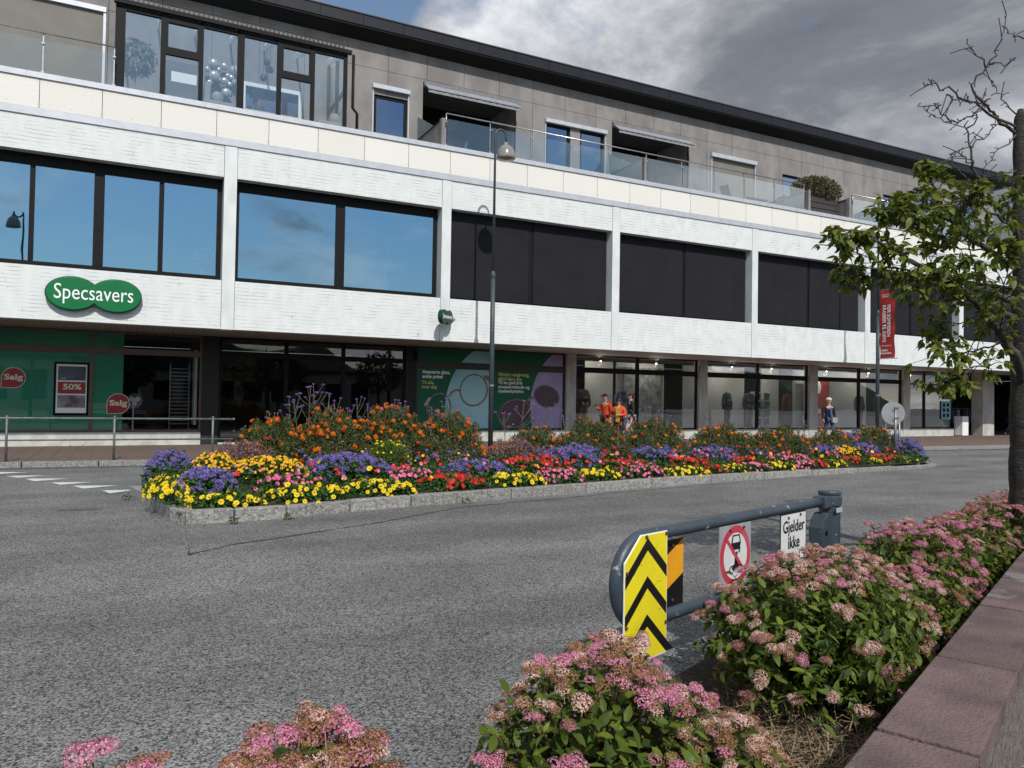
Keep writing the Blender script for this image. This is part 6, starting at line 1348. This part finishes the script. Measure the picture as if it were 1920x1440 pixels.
spirea((1.53, 2.24), .48, .40, .655, 70, ['pink', 'mixed', 'mixed', 'brown', 'pale'], 'spirea shrub with pink and brown heads in front of the yellow chevron board', 13, 170, 22, 160, size=.95)
spirea((1.90, 1.99), .27, .20, .43, 34, ['brown', 'brown', 'brown', 'pale', 'mixed'], 'low spirea clump with mostly brown faded heads against the stone coping', 14, 50, 18, 40, size=.95)
spirea((3.48, 3.00), .84, .54, .69, 150, ['pale', 'pale', 'pale', 'pink', 'mixed', 'brown'], 'large rounded spirea shrub with pale and tan heads hiding the lower gate rail', 15, 400, 22, 250, size=.88)
spirea((4.55, 3.25), .60, .42, .48, 50, ['pink', 'pale', 'mixed', 'mixed'], 'spirea shrub between the large rounded one and the gate post', 16, 150, 18, 60, size=.85)
spirea((5.30, 3.72), .72, .48, .65, 92, ['pink', 'pink', 'mixed', 'pale'], 'spirea shrub with bright pink heads behind the gate post', 17, 260, 18, 100, size=.85)
spirea((6.35, 4.02), .70, .42, .60, 64, ['pink', 'mixed', 'pink', 'brown'], 'far spirea shrub with pink heads left of the tree trunk', 18, 180, 16, 60, size=.85)
spirea((7.35, 4.35), .62, .42, .66, 70, ['pink', 'mixed', 'brown'], 'spirea shrub wrapped round the foot of the tree trunk', 19, 140, 16, 30, size=.85)
spirea((8.6, 4.9), .8, .42, .6, 60, ['pink', 'mixed', 'brown'], 'spirea shrub behind the tree trunk at the right edge', 20, 120, 14, 10, size=.85)
# dry grass on the soil
n = 2600; X = rng.normal(0, .42, n); Y = rng.uniform(.06, 1.0, n); P = np.array([wl(x_ + .55, y_, .05) for x_, y_ in zip(X, Y)]); d = rng.normal(0, 1, (n, 3)); d[:, 2] = np.abs(d[:, 2]) * .35 + .05
bl = ([(-.02, 0, 0), (.02, 0, 0), (.016, .5, .10), (-.016, .5, .10), (0, 1, .02)], [(0, 1, 2), (0, 2, 3), (3, 2, 4)])
V, F = scatter(bl[0], bl[1], frames(d, rand_unit(n, .2)), P, rng.uniform(.07, .19, n)); o = link('dry_grass', npmesh('dry_grass', V, F, DRY)); tag(o, kind='stuff'); o['label'] = 'tangled dry grass on the soil between the shrubs and the stone coping'
n = 1500; P = np.array([wl(rng.uniform(-3, 7), rng.uniform(.02, 1.3), .052) for _ in range(n)]); d = rng.normal(0, 1, (n, 3)); d[:, 2] *= .15; V, F = scatter(*LEAF4, frames(d, rand_unit(n, .7)), P, rng.uniform(.02, .05, n)); o = link('leaf_litter', npmesh('leaf_litter', V, F, DRY)); tag(o, kind='stuff')

# ---------------------------------------------------------------- the half-bare tree
BR={
 'trunk':[(7.66,4.2,0.0),(7.65,4.2,0.37),(7.62,4.2,0.93),(7.59,4.2,1.93),(7.55,4.19,2.94),(7.51,4.19,3.69),(7.48,4.19,4.2),(7.49,4.18,4.42)],
 'b1':[(7.47,4.2,4.19),(7.21,4.22,4.3),(7.07,4.23,4.38),(6.86,4.28,4.54),(6.94,4.18,4.7),(7.02,4.08,4.9),(7.05,4.06,5.16)],
 'b1b':[(6.94,4.18,4.7),(6.83,4.18,4.79),(6.73,4.22,4.89)],'b1c':[(6.95,4.15,4.72),(6.98,4.04,4.69),(7.02,3.97,4.73)],
 'b2':[(7.48,4.19,4.36),(7.47,4.3,4.51),(7.38,4.35,4.65),(6.99,4.21,4.71)],'b3':[(7.46,4.2,4.25),(6.87,4.17,4.33),(6.45,4.16,4.37),(6.18,4.18,4.4),(6.08,4.18,4.36)],
 'b4':[(6.86,4.17,4.33),(6.64,4.17,4.18),(6.43,4.17,4.1),(6.19,4.18,4.14),(6.08,4.24,4.2)],'b4b':[(6.43,4.17,4.1),(6.33,4.22,4.22),(6.29,4.24,4.27)],
 'b4c':[(6.39,4.19,4.35),(6.5,4.13,4.29),(6.62,4.07,4.28),(6.74,4.01,4.32)],
 'b5':[(7.53,4.2,3.09),(7.21,4.13,3.31),(7.08,4.14,3.41),(6.94,4.15,3.55),(6.88,4.18,3.68),(6.75,4.19,3.8),(6.73,4.19,4.0),(6.65,4.17,4.14)],
 'b6':[(7.47,4.2,4.2),(7.1,4.17,3.95),(6.89,4.17,3.76)],'b7':[(7.49,4.2,3.86),(6.99,4.12,3.71),(6.89,4.17,3.68)],'b8':[(6.75,4.19,3.8),(6.68,4.27,3.91),(6.69,4.38,3.87)],
 'b9':[(6.75,4.18,3.94),(7.01,4.21,4.12),(7.07,4.18,4.21)],'b10':[(6.94,4.15,3.55),(6.56,4.12,3.56),(6.37,4.1,3.7),(6.33,4.12,3.79)],'b11':[(7.53,4.15,5.05),(7.23,4.08,5.0),(7.06,4.05,5.01)],
 'b12':[(6.65,4.17,4.09),(6.67,4.05,4.22),(6.7,4.03,4.39)],
 'l1':[(7.53,4.2,2.91),(7.04,4.22,3.04),(6.72,4.27,3.21),(6.37,4.22,3.35),(6.19,4.2,3.6),(6.15,4.21,3.71)],
 'l2':[(7.55,4.2,2.59),(6.95,4.17,2.66),(6.42,4.21,2.75),(5.86,4.16,2.82),(5.63,4.16,2.92),(5.26,4.13,2.95),(4.99,4.15,3.0)],
 'l3':[(7.55,4.2,2.44),(7.15,4.29,2.52),(6.65,4.32,2.7),(6.12,4.37,2.74),(5.69,4.36,2.71),(5.36,4.42,2.71)],
 'l4':[(7.58,4.2,1.83),(7.18,4.07,2.09),(6.86,4.0,2.26),(6.65,3.99,2.41),(6.31,3.94,2.52),(6.11,3.93,2.63),(5.93,3.9,2.74)],
 'l5':[(7.0,4.04,2.2),(6.48,3.98,2.08),(6.12,3.93,2.06),(5.91,3.93,2.09)],'l6':[(6.67,3.98,2.39),(6.35,4.03,2.32),(6.21,4.11,2.32)],
 'l7':[(7.23,4.12,3.29),(6.69,4.06,3.36),(6.28,4.04,3.37),(5.99,4.08,3.25),(5.7,4.12,3.2),(5.56,4.19,3.22)],'l8':[(7.04,4.22,3.04),(6.53,4.15,3.0),(6.09,4.15,3.07),(5.85,4.16,3.2),(5.8,4.18,3.38)],
 'l9':[(7.48,4.22,3.24),(6.94,3.93,3.31),(6.68,3.72,3.42),(6.51,3.59,3.49)],'l10':[(6.84,4.01,2.26),(6.46,3.87,1.94),(6.06,3.85,1.92),(6.03,3.87,1.83)],
 'l11':[(6.95,4.17,2.66),(6.32,3.92,2.87),(6.03,3.84,3.18),(6.05,3.71,3.37)],'l12':[(6.31,3.94,2.52),(5.99,3.99,2.45),(5.74,4.0,2.57)],'l13':[(7.53,4.2,2.91),(7.89,4.57,3.19),(8.04,4.83,3.42),(7.98,5.08,3.55)],
 'l14':[(5.84,4.17,2.75),(5.59,4.19,2.75),(5.27,4.24,2.86),(5.18,4.28,2.93)],'l15':[(6.86,4.0,2.26),(6.36,3.69,2.49),(6.08,3.49,2.7),(6.01,3.41,2.88)],'l16':[(7.55,4.2,2.44),(7.85,4.6,2.71),(8.05,4.94,3.1),(7.99,5.2,3.19)]}
T = thing('cherry_tree', 'cherry tree with a dark trunk, leafy lower boughs and bare broken upper branches', 'tree', (7.66, 4.2, 0))
def wiggly(pts, amp, seg=4):
    out = []; pts = [Vector(p_) for p_ in pts]
    for i in range(len(pts) - 1):
        for k in range(seg): out.append(pts[i].lerp(pts[i + 1], k / seg) + (Vector((random.uniform(-amp, amp), random.uniform(-amp, amp), random.uniform(-amp, amp))) if (k or i) else Vector()))
    out.append(pts[-1]); return out
tr_ = wiggly(BR['trunk'], .004, 6); n_ = len(tr_)
MB().tube([tuple(p_) for p_ in tr_], [.155 + .05 * max(0, 1 - i / 4) - .11 * (max(0, p_.z) / 4.42) ** 1.2 + .006 * math.sin(i * 2.1) - (.020 if i == n_ - 1 else .008 if i > n_ - 4 else 0) for i, p_ in enumerate(tr_)], 18).build('trunk', BARK, T, smooth=True)
LP = []; LD = []; tw = MB()
def grow_leaves(p, d, k, big=1.0):
    for j in range(k):
        LP.append(tuple(p + Vector((random.uniform(-.02, .02),) * 3))); dd = Vector((random.uniform(-1, 1), random.uniform(-1, 1), random.uniform(-1.2, .15))) + d * .5; LD.append(tuple(dd))
for nm, pts in BR.items():
    if nm == 'trunk': continue
    P = wiggly(pts, .022 if nm[0] == 'b' else .015); k = len(P); main = nm in ('b1', 'b3', 'b5', 'l1', 'l2', 'l3', 'l4', 'l7'); r0 = {'l4': .050, 'b5': .027, 'b1': .016, 'l1': .032, 'l2': .034, 'l3': .03}.get(nm, .013 if main else .0075)
    MB().tube([tuple(p_) for p_ in P], [max(.0032, r0 * (1 - .86 * i / k)) * random.uniform(.92, 1.1) for i in range(k)], 8).build('branch', TWIG, T, smooth=True)
    if nm[0] == 'b':       # bare: short spurs and buds
        for i in range(2, k):
            if random.random() < .9:
                p_ = P[i]; d = Vector((random.uniform(-1, 1), random.uniform(-.6, .6), random.uniform(-.3, 1))).normalized(); ln = random.choice((.03, .04, .05, .16)); e_ = p_ + d * ln
                tw.tube([tuple(p_), tuple(p_.lerp(e_, .5) + Vector((0, 0, .004))), tuple(e_)], [.005, .004, .004], 5); tw.ball(tuple(e_), .006, n=5)
        continue
    for i in range(max(3, int(k * .28)), k):
        for _ in range(3 if nm in ('l1', 'l2', 'l3', 'l7', 'l11', 'l15', 'l8') else 2):
            p_ = P[i]; ax = (P[min(i + 1, k - 1)] - P[i - 1]).normalized(); d = (ax * .7 + Vector((random.uniform(-1, 1), random.uniform(-1, 1), random.uniform(-.5, .9)))).normalized(); ln = random.uniform(.10, .34) * (1.15 if i < k * .6 else .75 if i < k * .8 else .35); e_ = p_ + d * ln - Vector((0, 0, .04))
            tw.tube([tuple(p_), tuple(p_.lerp(e_, .5) + Vector((0, 0, .02))), tuple(e_)], [.0045, .0035, .0025], 4)
            grow_leaves(e_, d, random.randint(5, 8)); grow_leaves(p_.lerp(e_, .55), d, random.randint(1, 3))
    grow_leaves(P[-1], (P[-1] - P[-2]).normalized(), 7)
tw.build('twigs', TWIG, T)['kind'] = 'stuff'
LP = np.array(LP); LD = np.array(LD); nr = rng.normal(0, .45, LD.shape) + np.array([0, 0, 1]); M = frames(LD, nr); sc = .080 * rng.uniform(.55, 1.35, len(LP))
idx = np.argsort(LP[:, 1] * 1.2 + LP[:, 0] * .5); v, f = TLEAF; lmt = bpy.data.meshes.new('leaf'); lmt.from_pydata(v, [], f); lmt.materials.append(TREELEAF); lmt.polygons.foreach_set('use_smooth', [True] * len(f)); lmt.update()
for i in idx[:300]:
    o = bpy.data.objects.new('leaf', lmt); COL.objects.link(o); o.parent = T; o.matrix_local = Matrix.Translation(Vector(LP[i]) - T.location) @ Matrix(M[i].tolist()).to_4x4() @ Matrix.Scale(float(sc[i]), 4)
ri = idx[300:]; V, F = scatter(v, f, M[ri], LP[ri], sc[ri]); o = link('foliage', npmesh('foliage', V, F, TREELEAF, None, True), T); o['kind'] = 'stuff'

# ---------------------------------------------------------------- what stands behind the camera (seen only as reflections)
HILL = mat('wooded_hill', (.02, .035, .014), (.012, .02, .01), .3, .95)
q = MB(); nx_ = 80
for i in range(nx_ + 1):
    x_ = -180 + 420 * i / nx_; hh = 13 + 5 * math.sin(i * .23) + 2.0 * math.sin(i * .9 + 1) + random.uniform(-1.2, 1.2); q.v += [(x_, -120, -1), (x_, -140, hh), (x_, -230, hh * 1.15)]
for i in range(nx_):
    a = i * 3; q.f += [(a, a + 3, a + 4, a + 1), (a + 1, a + 4, a + 5, a + 2)]; q.m += [0, 0]
struct(q.build('hills', HILL))
def far_building(x0, x1, y, h, label, m, glassy=True):
    t = thing('waterfront_building', label, 'building', ((x0 + x1) / 2, y, 0))
    MB().box(x0, x1, y - 12, y, 0, h).build('wall', m, t); MB().box(x0 - .4, x1 + .4, y - 12.4, y + .4, h, h + .4).build('roof', ROOFM, t)
    k = x0 + 1.2
    while k < x1 - 2.5: MB().box(k, k + 2.1, y, y + .05, 1.0, h - 1.2).build('window', BLACK, t); k += 3.3
far_building(-30, -4, -42, 5.2, 'low white building across the square with dark windows', WHITE); far_building(2, 30, -46, 4.6, 'long low pale building opposite the shops', mat('pale_render', (.35, .35, .34), None, 1, .8)); far_building(36, 80, -50, 5.6, 'low brown building at the far end of the square', mat('brown_render', (.16, .12, .10), None, 1, .8))
for i, (x_, y_, h_) in enumerate([(-12, -30, 6.0), (0.5, -33, 6.6), (14, -28, 6.2), (26, -34, 6.8), (40, -32, 6.5)]):
    t = thing('square_tree', ['leafy tree at the left of the square behind the camera', 'leafy tree between the two pale buildings', 'leafy tree before the long pale building', 'tall leafy tree near the right end of the pale building', 'leafy tree in front of the brown building'][i], 'tree', (x_, y_, 0))
    MB().tube([(x_, y_, 0), (x_, y_, h_ * .5)], [.2, .12], 8).build('trunk', BARK, t); leafcloud((x_, y_, h_ * .65), (2.6, 2.6, h_ * .34), 1600, .42, HILL, 'crown', t, shell=.3)
print('objects', len(bpy.data.objects), 'size ok')
